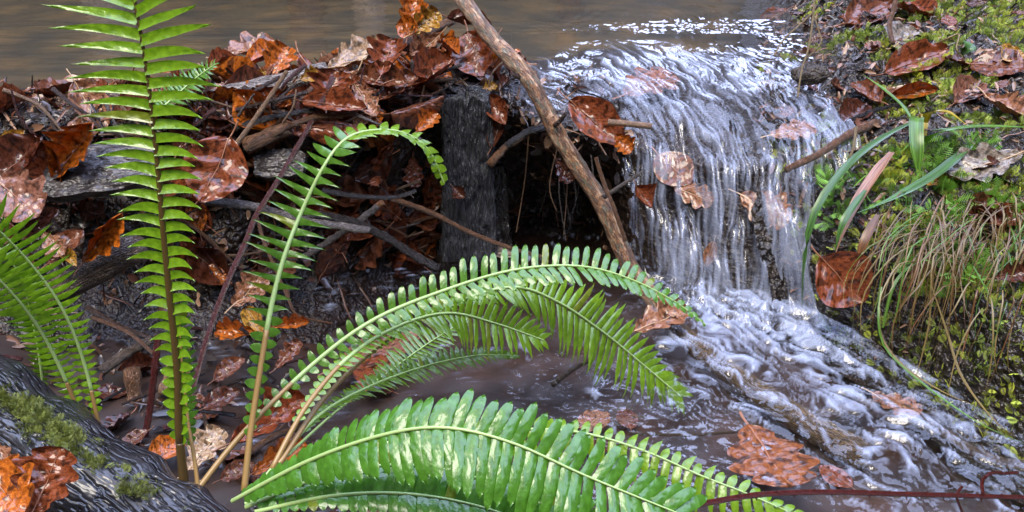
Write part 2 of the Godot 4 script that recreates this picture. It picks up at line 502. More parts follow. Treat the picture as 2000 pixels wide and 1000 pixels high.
func frond(plant: Node3D, pts: Array, faces: Array, pairs: int, lens: Array, o := {}) -> Node3D:
	# lens: pinna length in metres along the blade from the stalk to the tip
	var f := Node3D.new()
	f.name = "frond"
	plant.add_child(f, true)
	var p := shifted(pts, plant.position)
	var c := spline(p, 120)
	var start: float = o.get("start", .06)
	var total := 0.0
	for i in 120:
		total += c[i].distance_to(c[i + 1])
	var gap := total * (1.0 - start) / pairs
	var m: Material = M["fern_" + o.get("mat", "top")]
	var rm: Material = M["rachis_" + o.get("rachis", "green")]
	var r0: float = o.get("r", .0028)
	var cut: int = int(120 * o.get("stalk", .0))
	if cut > 3:
		part("stalk", tube_mesh(Array(c.slice(0, cut + 1)), r0, r0 * .85, 7, .03, 1.0, 20), M["rachis_" + o.get("stalk_mat", "tan")], f)
	part("rachis", tube_mesh(Array(c.slice(cut, 121)), r0 * .85, r0 * .25, 7, .03, 1.0, 40), rm, f)
	var twist: float = o.get("twist", .35)
	var lift: float = o.get("lift", .15)
	var sweep: float = o.get("sweep", .1)
	var full: float = o.get("full", .85)
	var asym: float = o.get("asym", 0.0)
	for k in pairs:
		for side: int in [-1, 1]:
			var t := start + (1.0 - start) * (k + .5 + side * .22) / pairs
			var i := mini(int(t * 120), 119)
			var at := c[i].lerp(c[i + 1], t * 120 - i)
			var tan_ := (c[mini(i + 3, 120)] - c[maxi(i - 3, 0)]).normalized()
			var face: Vector3 = faces[0].lerp(faces[-1], ss(.4, .72, t))
			var s := tan_.cross(face).normalized()
			var n := s.cross(tan_).normalized()
			var g := (t - start) / (1.0 - start) * (lens.size() - 1)
			var gi := mini(int(g), lens.size() - 2)
			var l: float = lerpf(lens[gi], lens[gi + 1], g - gi) * rg.randf_range(.86, 1.08) * (1.0 + asym * side)
			if l < .0015:
				continue
			var lf := lift + rg.randf_range(-.13, .13)
			var sw := sweep + .6 * ss(o.get("tip", .8), 1.0, t) + rg.randf_range(-.05, .05)
			var x := (s * side * cos(sw) + tan_ * sin(sw)) * cos(lf) + n * sin(lf)
			var y := (n - x * n.dot(x)).normalized()
			y = y.rotated(x, (twist + rg.randf_range(-.22, .22)) * side)
			var z := x.cross(y)
			var w := minf(gap * full, l * 1.15) * rg.randf_range(.92, 1.05)
			var kind := 0
			if o.get("blunt", false):
				kind = 2
			if o.get("arch", false):
				kind = 3
			if o.get("tri", false) and t < .66:
				kind = 4
			if l < gap * 1.5:
				kind = 1
			part("pinna", pinna_mesh(side, kind), M["fern_old"] if rg.randf() < .02 else (M["fern_fresh"] if t > o.get("fresh", 2.0) else m), f, Transform3D(Basis(x * l, y * l * .8, z * w), at))
	return f

# ---------------------------------------------------------------- blades of grass
func blade_mesh(p: Array, w: float, fold := .3, n := 14) -> ArrayMesh:
	var c := spline(p, n)
	var v := PackedVector3Array()
	var uv := PackedVector2Array()
	for j in 3:
		for i in n + 1:
			var t := float(i) / n
			var tn := (c[mini(i + 1, n)] - c[maxi(i - 1, 0)]).normalized()
			var side := tn.cross(Vector3.UP)
			side = side.normalized() if side.length() > .05 else Vector3.RIGHT
			side = (side + Vector3(.6, 0, .2) * (1.0 - side.length())).normalized()
			var up := side.cross(tn).normalized()
			var hw := w * .5 * (.55 + .45 * ss(0, .25, t)) * (1.0 - ss(.55, 1.0, t) * .93)
			v.append(c[i] + side * hw * (j - 1) + up * hw * fold * absf(j - 1.0))
			uv.append(Vector2(t, j * .5))
	return sheet(n + 1, 3, v, uv)

# ---------------------------------------------------------------- scattered small stuff
func sprig_mesh() -> ArrayMesh:
	# a feathery moss shoot one unit tall
	var v := PackedVector3Array()
	var n := PackedVector3Array()
	var ix := PackedInt32Array()
	var uv := PackedVector2Array()
	var col := PackedColorArray()
	var tri := func(a: Vector3, b: Vector3, c: Vector3) -> void:
		var k := v.size()
		var q := (b - a).cross(c - a).normalized()
		for e in [a, b, c]:
			v.append(e)
			n.append(-q)
			uv.append(Vector2.ZERO)
			col.append(Color.WHITE)
		ix.append_array([k, k + 1, k + 2])
	tri.call(Vector3(-.02, 0, 0), Vector3(.02, 0, 0), Vector3(0, 1, .12))
	for i in 8:
		var h := .15 + .1 * i
		var l := .36 * sin(PI * (.2 + .75 * i / 8.0)) + .05
		for s: int in [-1, 1]:
			var a := Vector3(0, h, .12 * h * h)
			var e := a + Vector3(s * l, l * .75, .05 + .1 * l)
			var mdl := a.lerp(e, .5)
			tri.call(a, mdl + Vector3(0, .03, .02), e)
			tri.call(a, e, mdl + Vector3(0, -.03, -.01))
			tri.call(mdl, mdl + Vector3(s * .02, .12, .06), mdl + Vector3(s * .035, .02, 0))
	return mesh_of(v, n, uv, ix, col)

func chip_mesh() -> ArrayMesh:
	var v := PackedVector3Array()
	var uv := PackedVector2Array()
	for j in 3:
		for i in 4:
			v.append(Vector3(i / 3.0 - .5, .14 * sin(i * 1.9) + .10 * absf(j - 1), (j - 1) * .32 * sin(PI * (i + .7) / 4.2)))
			uv.append(Vector2(i, j))
	return sheet(4, 3, v, uv)

func scatter(called: String, label: String, mesh: Mesh, m: Material, xf: Array, cols: PackedColorArray, category: String) -> void:
	var mm := MultiMesh.new()
	mm.transform_format = MultiMesh.TRANSFORM_3D
	mm.use_colors = true
	mm.mesh = mesh
	mm.instance_count = xf.size()
	for i in xf.size():
		mm.set_instance_transform(i, xf[i])
		mm.set_instance_color(i, cols[i])
	var o := MultiMeshInstance3D.new()
	o.name = numbered(called)
	o.multimesh = mm
	o.material_override = m
	add_child(o, true)
	tag(o, label, category, "", "stuff")

func turned(y: Vector3, spin: float) -> Basis:
	y = y.normalized()
	var x := y.cross(Vector3(.31, .1, .95)).normalized()
	return Basis(x, y, x.cross(y)) * Basis(Vector3.UP, spin)

func jit(k: float) -> Vector3:
	return Vector3(rg.randf_range(-k, k), rg.randf_range(-k, k), rg.randf_range(-k, k))

# ================================================================ the scene
func _ready() -> void:
	rg.seed = 77
	nz.seed = 11
	nz.frequency = 1.0
	nz.fractal_octaves = 2
	var cam := Camera3D.new()
	cam.position = Vector3(0, .62, 0)
	cam.rotation_degrees = Vector3(-24, 0, 0)
	cam.fov = 34
	cam.near = .02
	cam.far = 80
	add_child(cam)
	cam.current = true
	var env := Environment.new()
	env.background_mode = Environment.BG_SKY
	env.tonemap_mode = Environment.TONE_MAPPER_LINEAR
	env.tonemap_exposure = 3.7
	env.sdfgi_enabled = true
	env.ssao_enabled = true
	env.ssil_enabled = true
	var sm := ProceduralSkyMaterial.new()
	sm.sky_top_color = Color(.76, .82, 1.0)
	sm.sky_horizon_color = Color(.77, .82, 1.0)
	sm.ground_bottom_color = Color(.10, .08, .06)
	sm.ground_horizon_color = Color(.2, .18, .16)
	sm.sky_energy_multiplier = 1.45
	env.sky = Sky.new()
	env.sky.sky_material = sm
	var we := WorldEnvironment.new()
	we.environment = env
	add_child(we)
	var sun := DirectionalLight3D.new()
	sun.name = "sun"
	sun.light_energy = .42
	sun.light_color = Color(1, .97, .93)
	sun.light_angular_distance = 30
	sun.shadow_enabled = true
	sun.rotation_degrees = Vector3(-64, -25, 0)
	add_child(sun)

	make_materials()
	setting()
	water()
	trees()
	bare_trees()
	wood()
	fallen_leaves()
	right_bank()
	ferns()
	small_stuff()

func setting() -> void:
	# lower bed and left shore
	var v := PackedVector3Array()
	var uv := PackedVector2Array()
	var nu := 150
	var nv := 110
	for j in nv:
		for i in nu:
			var x := lerpf(-2.2, 1.3, i / (nu - 1.0))
			var d := lerpf(.0, 1.8, j / (nv - 1.0))
			v.append(Vector3(x, bed_y(x, d), -d))
			uv.append(Vector2(x, d))
	structure("streambed", sheet(nu, nv, v, uv), M.bed, "dark brown muddy bed of the lower pool and its left shore")
	# dam of earth, and the sill under the fall
	v = PackedVector3Array()
	uv = PackedVector2Array()
	nu = 240
	nv = 46
	for j in nv:
		for i in nu:
			var x := lerpf(-2.2, .6, i / (nu - 1.0))
			v.append(dam_at(x, 1.0 - j / (nv - 1.0)))
			uv.append(Vector2(x, j * .01))
	structure("dam_ground", sheet(nu, nv, v, uv), M.soil, "dark wet earth of the dam between the two pools")
	# right bank
	v = PackedVector3Array()
	uv = PackedVector2Array()
	nu = 150
	nv = 190
	for j in nv:
		for i in nu:
			var e := -.04 + 1.9 * pow(i / (nu - 1.0), 2.0)
			var d := lerpf(.25, 3.4, pow(j / (nv - 1.0), 1.35))
			var x := tab(XE, d) + e + .02 * n2(d * 8, 3.3)
			var p := Vector3(x, bank_y(x, d), -d)
			p.y += (.022 * n3(p, 14) + .012 * n3(p, 34)) * ss(-.02, .05, e)
			p.x += .012 * n3(p + Vector3(3, 3, 3), 17)
			v.append(p)
			uv.append(Vector2(x, d))
	structure("bank_ground", sheet(nu, nv, v, uv), M.bank, "dark wet earth of the mossy bank beside the fall")
	# bed of the upper pool, and the wooded slope that the water mirrors
	v = PackedVector3Array([Vector3(-9, .19, -1.9), Vector3(9, .19, -1.9), Vector3(-9, .17, -9), Vector3(9, .17, -9)])
	structure("upper_streambed", sheet(2, 2, v, PackedVector2Array([Vector2(0, 0), Vector2(1, 0), Vector2(0, 1), Vector2(1, 1)])), M.upper_bed, "brown bed of the upper pool")
	v = PackedVector3Array()
	uv = PackedVector2Array()
	for j in 30:
		for i in 81:
			var a := lerpf(-PI, PI, 1.0 - i / 80.0) + PI / 2
			var r := lerpf(4.2, 16.0, j / 29.0)
			var az := wrapf(PI / 2 - a, -PI, PI)      # to the right of straight ahead
			var open := ss(.0, .14, az) * ss(.44, .30, az)      # the valley the stream comes from
			var h := .1 + (r - 4.2) * lerpf(1.3, .32, open) + .5 * n2(cos(a) * r * .4, sin(a) * r * .4) * ss(4.5, 7, r) * (1.0 - .7 * open)
			v.append(Vector3(cos(a) * r, h, -sin(a) * r))
			uv.append(Vector2(a, r))
	structure("hill", sheet(81, 30, v, uv), M.hill, "leaf strewn wooded slopes of the little valley round the stream")

func water() -> void:
	# --- upper pool
	var xs := []
	var x := -4.0
	while x < 2.2:
		xs.append(x)
		x += .006 if x > -.2 and x < .62 else (.02 if x > -1.3 else .1)
	var ds := []
	var d := 1.1
	while d < 7.0:
		ds.append(d)
		d += .006 if d < 2.2 else (.03 if d < 3 else .15)
	var v := PackedVector3Array()
	var uv := PackedVector2Array()
	var keep := PackedByteArray()
	for dd: float in ds:
		for xx: float in xs:
			var near := ss(2.9, 2.0, dd) * ss(-.15, .15, xx)
			var fx: float = xx + .55 * (dd - 1.6) * (1.0 if xx < .3 else .2)
			var h := .0022 * n2(xx * 4, dd * 11) + .0010 * n2(xx * 14 + 5, dd * 34) + near * (.0028 * n2(fx * 34, dd * 10) + .0016 * n2(fx * 70, dd * 22))
			v.append(Vector3(xx, .30 + h, -dd))
			uv.append(Vector2(xx, dd))
			keep.append(1 if (xx <= .002 and dd > tab(DAM, xx, 3) + .035) or (dd >= 1.989) or (xx > .568 and dd > 1.66) else 0)
	structure("upper_pool_water", sheet(xs.size(), ds.size(), v, uv, PackedColorArray(), keep), M.pool, "calm brownish water of the upper pool")
	# --- fall
	xs = []
	x = .0
	while x < .57:
		xs.append(x)
		x += .0019
	var us := []      # distance along the flow line, counted like d but before the sill's skew
	d = 1.145
	while d < 1.99:
		us.append(d)
		d += .0016 if d < 1.32 else .005
	us.append(1.99)
	v = PackedVector3Array()
	uv = PackedVector2Array()
	keep = PackedByteArray()
	var fv := PackedVector3Array()
	var fc := PackedColorArray()
	var fk := PackedByteArray()
	for u: float in us:
		var y := fall_y(u)
		var e := .003
		var nrm := Vector3(0, 2.0 * e, fall_y(u + e) - fall_y(u - e)).normalized()
		var steep := ss(1.42, 1.28, u)
		var quick := ss(1.95, 1.55, u)
		for xx: float in xs:
			var dd := u + fall_d(xx) * ss(1.99, 1.7, u)
			var fan := maxf(u - 1.3, 0.0)
			var s: float = (xx - .325 + .30 * fan) / (1.0 + 1.5 * fan)
			s += .012 * n2(xx * 10, u * 7) + .004 * n2(xx * 30, u * 24)
			var along := (1.9 - u) * 1.6 + (.30 - y) * 1.8
			var big := n2(s * 15 + 3, along * 2.4)
			var a := n2(s * 40, along * 2.0 + big * .6)
			var b := n2(s * 95 + 9, along * 3.2)
			var c := n2(s * 180 + 30, along * 2.8)
			var disp := lerpf(.0026, .0080, steep) * a + lerpf(.0013, .0034, steep) * b + lerpf(.009, .018, steep) * big + .0009 * c
			disp *= quick
			var p := Vector3(xx, y, -dd) + nrm * disp
			v.append(p)
			uv.append(Vector2(s, along))
			var edge: float = .20 + .02 * n2(u * 26, 5) + .012 * n2(u * 70, 8)
			keep.append(1 if xx > edge or u > 1.40 + .02 * n2(xx * 40, 1) else 0)
			# threads of foam along the flow, which also paint the sky's sheen
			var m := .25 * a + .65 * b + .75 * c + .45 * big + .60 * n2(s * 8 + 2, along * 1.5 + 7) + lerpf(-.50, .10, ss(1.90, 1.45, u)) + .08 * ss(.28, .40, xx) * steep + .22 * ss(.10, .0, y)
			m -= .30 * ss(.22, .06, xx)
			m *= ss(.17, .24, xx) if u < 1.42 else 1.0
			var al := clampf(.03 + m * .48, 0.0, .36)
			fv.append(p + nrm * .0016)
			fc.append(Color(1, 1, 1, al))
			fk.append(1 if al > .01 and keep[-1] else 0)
	ds = us
	var w := structure("waterfall", sheet(xs.size(), ds.size(), v, uv, PackedColorArray(), keep), M.water, "stream pouring over the sill in clear streaked sheets")
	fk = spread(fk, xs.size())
	var f := part("foam_and_sky_glints", sheet(xs.size(), ds.size(), fv, uv, fc, fk), M.foam_sky_sheen, w)
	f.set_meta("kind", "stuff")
	# --- lower pool
	xs = []
	x = -1.0
	while x < .95:
		xs.append(x)
		x += .0034 if x > -.02 and x < .72 else .012
	ds = []
	d = .0
	while d < 1.66:
		ds.append(d)
		d += .0034 if d > .55 and d < 1.36 else .014
	v = PackedVector3Array()
	uv = PackedVector2Array()
	fv = PackedVector3Array()
	fc = PackedColorArray()
	fk = PackedByteArray()
	for dd: float in ds:
		for xx: float in xs:
			# the current runs from the foot of the fall to the front right
			var along: float = (xx - .36) * .53 + (1.16 - dd) * .85
			var cross: float = (xx - .36) * .85 - (1.16 - dd) * .53
			var jet := ss(.30, .05, absf(cross + .02 - .05 * along)) * ss(-.10, .02, along) * ss(.9, .25, along)
			var foot := 1.17 + fall_d(xx)
			var boil := ss(.22, .05, absf(xx - .36)) * ss(foot - .20, foot - .08, dd) * ss(foot + .08, foot, dd)
			var amp := .16 + .84 * maxf(jet, boil)
			var wx := cross + .02 * n2(along * 11, cross * 11 + 7)
			var wa := along + .02 * n2(along * 9 + 4, cross * 13)
			var a := n2(wa * 6, wx * 30)
			var b := n2(wa * 14 + 3, wx * 62 + 5)
			var c := n2(wa * 46 + 3, wx * 150)
			var h := amp * (.0080 * a + .0042 * b + .0016 * c) + .006 * boil * (1.0 + n2(xx * 30, dd * 40)) + .0014 * n2(xx * 14, dd * 26) + .0007 * n2(xx * 40, dd * 60)
			var p := Vector3(xx, h, -dd)
			v.append(p)
			uv.append(Vector2(xx, dd))
			var m := .90 * b + .6 * a + .40 * c + .38 * boil + .44 * jet * ss(.80, .0, along) - .31 - .25 * (1.0 - jet)  # foam near the fall, and painted sky glints on the ripples
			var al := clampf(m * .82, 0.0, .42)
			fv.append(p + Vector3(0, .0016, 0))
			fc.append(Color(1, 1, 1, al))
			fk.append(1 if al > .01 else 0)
	w = structure("lower_pool_water", sheet(xs.size(), ds.size(), v, uv), M.water, "clear rippled water of the lower pool running to the front")
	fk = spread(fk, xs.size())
	f = part("foam_and_sky_glints", sheet(xs.size(), ds.size(), fv, uv, fc, fk), M.foam_sky_sheen, w)
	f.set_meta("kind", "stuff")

func trees() -> void:
	# the trees of the far bank, whose crowns darken the water's mirror
	var spots := [[-3.6, -6.8, 5.4, "leaning"], [-.9, -6.4, 5.0, "slender"], [1.5, -7.2, 5.6, "stout"], [4.2, -7.0, 5.4, "low"]]
	for s in spots:
		var at := V(s[0], .5, s[1])
		var o := thing("bank_tree", "%s dark evergreen tree on the far bank of the upper pool" % s[3], "tree", at, "trees on the far bank")
		part("trunk", tube_mesh([V(0, -.6, 0), V(.1, 1.6, .05), V(.0, 3.6, .1), V(.05, 7.6, 0)], .17, .04, 10, .1), M.wood_dark, o)
		var xf := []
		var cols := PackedColorArray()
		for k in 2600:
			var dir := jit(1.0)
			while dir.length() > 1.0:
				dir = jit(1.0)
			var p := V(dir.x * 2.1, s[2] + .3 + dir.y * 2.5, dir.z * 1.6)
			if n3(p + at, .9) < -.12:
				continue
			xf.append(Transform3D(turned(Vector3.UP + jit(.9), rg.randf() * TAU).scaled(Vector3.ONE * rg.randf_range(.16, .34)), p))
			var g := rg.randf_range(.5, 1.0)
			cols.append(Color(.06 * g, .085 * g, .03 * g))
		var mm := MultiMesh.new()
		mm.transform_format = MultiMesh.TRANSFORM_3D
		mm.use_colors = true
		mm.mesh = chip_mesh()
		mm.instance_count = xf.size()
		for i in xf.size():
			mm.set_instance_transform(i, xf[i])
			mm.set_instance_color(i, cols[i])
		var c := MultiMeshInstance3D.new()
		c.name = "crown"
		c.multimesh = mm
		c.material_override = M.crown
		o.add_child(c, true)
		c.set_meta("kind", "stuff")

func bare_trees() -> void:
	# slender bare trunks at the water's far edge
	for k in 9:
		var az := lerpf(-.75, .05, k / 8.0) + rg.randf_range(-.03, .03)
		var r := rg.randf_range(4.0, 4.9)
		var at := V(sin(az) * r, .25, -cos(az) * r)
		var o := thing("bare_tree", "slender bare tree trunk at the far edge of the upper pool", "tree", at, "bare trees on the far bank")
		var lean := jit(.25)
		part("trunk", tube_mesh([V(0, -.3, 0), V(lean.x * .4, 1.2, 0), V(lean.x, 3.2, lean.z)], rg.randf_range(.05, .11), .03, 8, .1), M.wood_dark if k % 3 else M.wood_grey, o)
		for j in 3:
			var h := rg.randf_range(1.2, 2.8)
			part("limb", tube_mesh([V(lean.x * h / 3.2, h, 0), V(lean.x + rg.randf_range(-.6, .6), h + .6, rg.randf_range(-.4, .4)), V(lean.x + rg.randf_range(-.9, .9), h + 1.2, rg.randf_range(-.6, .6))], .025, .008, 6, .1), M.wood_dark, o)

func spread(k: PackedByteArray, nu: int) -> PackedByteArray:
	var o := k.duplicate()
	for i in k.size():
		if k[i]:
			for e in [-1, 1, -nu, nu, nu + 1, -nu - 1, nu - 1, 1 - nu]:
				if i + e >= 0 and i + e < k.size():
					o[i + e] = 1
	return o

func wood() -> void:
	# the long peeling branch that leans across the dam into the pool
	var o := thing("leaning_branch", "long peeling brown branch leaning from the dam down into the lower pool", "branch", V(0.238,0.000,-1.191))
	part("stem", tube_mesh(shifted([V(-0.093,0.475,-1.450),V(-0.079,0.446,-1.420),V(-0.029,0.388,-1.370),V(0.024,0.339,-1.330),V(0.081,0.242,-1.290),V(0.143,0.153,-1.250),V(0.188,0.061,-1.215),V(0.236,0.003,-1.185)], o.position), .0125, .014, 14, .10, 1.0, 60), M.wood_branch, o)
	part("sunken_end", tube_mesh(shifted([V(0.238,0.000,-1.191),V(0.265,-0.013,-1.115),V(0.350,-0.024,-0.965),V(0.441,-0.036,-0.852)], o.position), .0152, .019, 12, .1, 1.0, 30), M.wood_sunk, o)
	side_twig(o, [V(0.144,0.171,-1.235),V(0.169,0.196,-1.220),V(0.198,0.221,-1.210)], .0045, .0028, "grey")
	side_twig(o, [V(0.033,0.335,-1.330),V(0.012,0.340,-1.325),V(0.000,0.345,-1.320)], .005, .004, "dark")
	side_twig(o, [V(0.065,0.268,-1.300),V(0.073,0.282,-1.270),V(0.082,0.298,-1.260)], .0045, .003, "dark")
	# the dark stake
	var st := thing("wooden_stake", "upright dark weathered wooden stake standing in the dam", "stake", V(-0.078,-0.003,-1.400))
	part("shaft", stake_mesh(.094, .055, .295, 1.0), M.post, st, Transform3D(Basis(Vector3.UP, .12).rotated(Vector3(0, 0, 1), .0), Vector3(.0, .0, .0)))
	var pl := thing("sunken_plank", "wide black wet board at the foot of the weathered stake", "board", V(-0.071,0.004,-1.430))
	part("shaft", stake_mesh(.135, .03, .20, 2.0), M.post_wet, pl, Transform3D(Basis(Vector3(1, 0, 0), -.12), Vector3(0, -.05, .0)))
	# logs
	var lg := thing("mossy_log", "thick black wet log with moss on top at the fern roots", "log", Vector3(-.6, .03, -.78))
	part("trunk", tube_mesh(shifted([V(-.95, .125, -.99), V(-.66, .105, -.81), V(-.50, .085, -.715), V(-.35, .05, -.63), V(-.22, .02, -.555), V(-.06, .0, -.48)], lg.position), .066, .050, 26, .13, 1.0, 90), M.log, lg)
	stick("dead_log", "dark crumbling log lying along the dam top beside the upper pool", [V(-0.820,0.295,-1.240),V(-0.731,0.300,-1.250),V(-0.664,0.311,-1.260),V(-0.588,0.319,-1.270)], .021, .016, "dark", 14, .3)
	stick("dead_log", "grey topped log half sunk in leaves on the dam", [V(-0.479,0.313,-1.270),V(-0.413,0.324,-1.290),V(-0.353,0.335,-1.310),V(-0.292,0.347,-1.330)], .019, .015, "grey", 14, .22)
	stick("dead_log", "short grey brown log on the left shore behind the small ferns", [V(-0.618,0.119,-1.000),V(-0.564,0.143,-1.020),V(-0.497,0.176,-1.030)], .021, .019, "brown_grey", 14, .18)
	stick("dead_log", "pale brown broken stub lying below the thin tan stick", [V(-0.396,0.264,-1.200),V(-0.364,0.276,-1.205),V(-0.329,0.289,-1.210)], .0115, .012, "brown", 10, .2)
	# flat bark
	var sl := thing("bark_slab", "flat grey slab of bark jutting from the left of the dam", "bark", V(-0.586,0.254,-1.100))
	part("slab", slab_mesh(.15, .09, .012), M.slab, sl, Transform3D(Basis(Vector3(1, 0, 0), .55) * Basis(Vector3.UP, .12), Vector3(.02, .01, 0)))
	sl = thing("bark_slab", "small glossy black piece of bark under the leaf heap", "bark", V(-0.348,0.238,-1.200))
	part("slab", slab_mesh(.075, .045, .01), M.slab, sl, Transform3D(Basis(Vector3(1, 0, 0), .8), Vector3.ZERO))
	# sticks on and in the dam
	stick("tan_stick", "straight pale tan stick propped on the dam logs", [V(-0.404,0.268,-1.170),V(-0.362,0.321,-1.190),V(-0.324,0.373,-1.210)], .0040, .0032, "tan")
	o = stick("thin_branch", "long thin plum red twig slanting down from the leaf heap", [V(-0.264,0.358,-1.240),V(-0.292,0.303,-1.200),V(-0.316,0.262,-1.170),V(-0.342,0.221,-1.140),V(-0.360,0.193,-1.100),V(-0.362,0.175,-1.050),V(-0.373,0.140,-0.980),V(-0.383,0.098,-0.920),V(-0.386,0.056,-0.850)], .0042, .0034, "plum", 7)
	side_twig(o, [V(-0.360,0.193,-1.100),V(-0.348,0.163,-1.080),V(-0.326,0.129,-1.050),V(-0.296,0.099,-1.000)], .0028, .0016, "brown")
	o = stick("broken_branch", "grey branch with a pale broken end across the dam face", [V(-0.437,0.207,-1.120),V(-0.369,0.194,-1.130),V(-0.300,0.168,-1.140),V(-0.209,0.154,-1.140)], .0068, .0058, "grey", 8, .2)
	stick("arched_branch", "black wet branch arching down into the dark pool", [V(-0.314,0.170,-1.170),V(-0.250,0.150,-1.190),V(-0.200,0.115,-1.210),V(-0.155,0.077,-1.220),V(-0.118,0.055,-1.220)], .0062, .0068, "black", 9, .2)
	stick("brown_twig", "brown twig reaching from the dam over the stake foot", [V(-0.191,0.163,-1.250),V(-0.133,0.132,-1.270),V(-0.068,0.092,-1.280),V(0.000,0.068,-1.270),V(0.055,0.056,-1.260)], .0050, .0032, "brown", 7, .12)
	stick("dark_twig", "dark curved twig below the tip of the curling frond", [V(-0.285,0.198,-1.190),V(-0.234,0.185,-1.200),V(-0.181,0.180,-1.210),V(-0.148,0.187,-1.220)], .0045, .003, "black", 7)
	o = stick("mossy_twig", "dark knobbly twig with an orange broken tip", [V(-0.326,0.090,-1.180),V(-0.287,0.110,-1.200),V(-0.241,0.136,-1.220),V(-0.210,0.158,-1.230)], .0052, .0052, "grey", 8, .3)
	side_twig(o, [V(-0.214,0.155,-1.232),V(-0.202,0.164,-1.232)], .0056, .0050, "orange")
	o = stick("forked_twig", "forked reddish brown twig lying under the big brown leaf", [V(-0.363,0.276,-1.200),V(-0.299,0.305,-1.200),V(-0.231,0.313,-1.200)], .0048, .0036, "brown", 8, .2)
	side_twig(o, [V(-0.231,0.313,-1.200),V(-0.208,0.306,-1.190),V(-0.188,0.297,-1.190)], .0028, .0018, "grey")
	stick("dark_twig", "thin dark twigs end crossing between two logs", [V(-0.437,0.306,-1.220),V(-0.378,0.321,-1.220),V(-0.300,0.340,-1.220)], .0036, .0028, "dark", 7, .2)
	stick("dark_twig", "knobbly black twig above the thick stub", [V(-0.413,0.289,-1.210),V(-0.347,0.306,-1.210),V(-0.286,0.317,-1.210)], .005, .004, "black", 8, .35)
	stick("curved_stem", "thin curved tan stem hanging over the logs", [V(-0.333,0.302,-1.190),V(-0.316,0.325,-1.190),V(-0.311,0.348,-1.200)], .0018, .0014, "tan", 6)
	stick("short_stick", "short brown stick on top of the leaf heap", [V(-0.203,0.352,-1.520),V(-0.149,0.373,-1.560),V(-0.095,0.396,-1.600),V(-0.075,0.414,-1.620)], .0085, .0075, "brown", 10, .15)
	stick("dark_twig", "upright dark twig stub beside the curling frond tip", [V(-0.225,0.323,-1.350),V(-0.217,0.296,-1.340),V(-0.215,0.260,-1.330)], .0035, .0045, "black", 7, .25)
	stick("leaf_stalk", "pale thin stalk sticking up behind the stake", [V(-0.039,0.303,-1.420),V(-0.033,0.327,-1.420),V(-0.013,0.346,-1.430)], .0018, .0014, "tan", 6)
	stick("twig_stub", "short light brown twig stub poking out over the fall", [V(0.145,0.291,-1.235),V(0.176,0.291,-1.225),V(0.208,0.290,-1.215)], .0048, .0046, "tan", 8, .1, "", true)
	o = stick("dead_twig", "thin dark dead stem hanging beside the leaning branch", [V(0.129,0.234,-1.240),V(0.142,0.197,-1.220),V(0.157,0.163,-1.200),V(0.175,0.116,-1.190)], .0034, .0032, "brown", 7, .2)
	stick("gnarled_root", "gnarled brown root under the leaning branch", [V(-0.039,0.180,-1.370),V(-0.013,0.206,-1.380),V(0.022,0.230,-1.385),V(0.056,0.248,-1.380)], .0075, .0055, "brown", 9, .3)
	stick("gnarled_root", "dark root ridge running from stake to the leaning branch", [V(-0.009,0.217,-1.360),V(0.026,0.241,-1.360),V(0.060,0.249,-1.360),V(0.089,0.254,-1.350)], .006, .005, "black", 9, .3)
	# loose thin twigs caught in the dam face
	for k in 130:
		var x := rg.randf_range(-.8, -.1) if k % 2 else rg.randf_range(-.5, -.13)
		var q := rg.randf_range(.3, .85)
		var a := dam_at(x, q) + V(0, .012, .02)
		var g := Vector3(rg.randf_range(-1, 1), rg.randf_range(-.6, .6), rg.randf_range(.0, .3)).normalized() * rg.randf_range(.05, .13)
		stick("loose_twig", "thin loose %s twig caught in the dam %s" % [["dark brown", "plum red", "brown", "grey", "tan"][k % 5], dam_spot(x)], [a - g * .5, a + jit(.008), a + g * .5 + jit(.006)], rg.randf_range(.0018, .0042), .0014, ["dark", "plum", "brown", "grey", "tan"][k % 5], 6, .15, "loose twigs in the dam", false, "twig")
	# thin roots hanging in the hollow
	for k in 9:
		var x := rg.randf_range(.01, .17)
		var y := rg.randf_range(.17, .24)
		var dd := rg.randf_range(1.38, 1.46)
		stick("hanging_root", "thin pale root hanging in the dark hollow under the dam", [V(x, y, -dd), V(x + rg.randf_range(-.02, .02), y * .6, -dd + rg.randf_range(-.01, .01)), V(x + rg.randf_range(-.03, .03), rg.randf_range(.01, .09), -dd)], .0014, .0008, ["tan", "grey", "black"][k % 3], 5, .2, "roots in the hollow", false, "root")
	# sticks on the left shore
	stick("short_stick", "dark stick with a worn brown side on the left shore", [V(-0.532,0.043,-0.930),V(-0.503,0.058,-0.950),V(-0.473,0.072,-0.960)], .0075, .006, "brown_grey", 9, .25)
	stick("dark_twig", "thin dark twig lying across the left shore", [V(-0.560,0.110,-0.980),V(-0.513,0.085,-0.970),V(-0.452,0.066,-0.960)], .0036, .0028, "dark", 7, .2)
	stick("dark_twig", "thin dark twig below the grey brown log", [V(-0.545,0.105,-0.960),V(-0.497,0.088,-0.950),V(-0.460,0.069,-0.930)], .003, .0024, "brown", 7, .2)
	stick("broken_wood", "upright strip of rotten brown wood behind the tall frond stalk", [V(-0.491,0.046,-0.930),V(-0.491,0.014,-0.920),V(-0.482,-0.004,-0.900)], .011, .009, "brown", 10, .3)
	stick("broken_wood", "short yellowish piece of rotten wood in the shore mud", [V(-0.448,0.021,-0.910),V(-0.445,0.033,-0.920),V(-0.439,0.053,-0.930)], .007, .006, "tan", 9, .25)
	stick("red_stem", "bare red stem standing behind the tall frond", [V(-0.415,0.135,-0.860),V(-0.422,0.096,-0.850),V(-0.433,0.045,-0.840),V(-0.445,-0.009,-0.820)], .0042, .0040, "red", 7, .1)
	stick("brown_twig", "brown twig lying below the low fern fronds", [V(-0.283,0.059,-0.740),V(-0.259,0.066,-0.760),V(-0.229,0.066,-0.780),V(-0.209,0.076,-0.790)], .0042, .003, "brown", 7, .15)
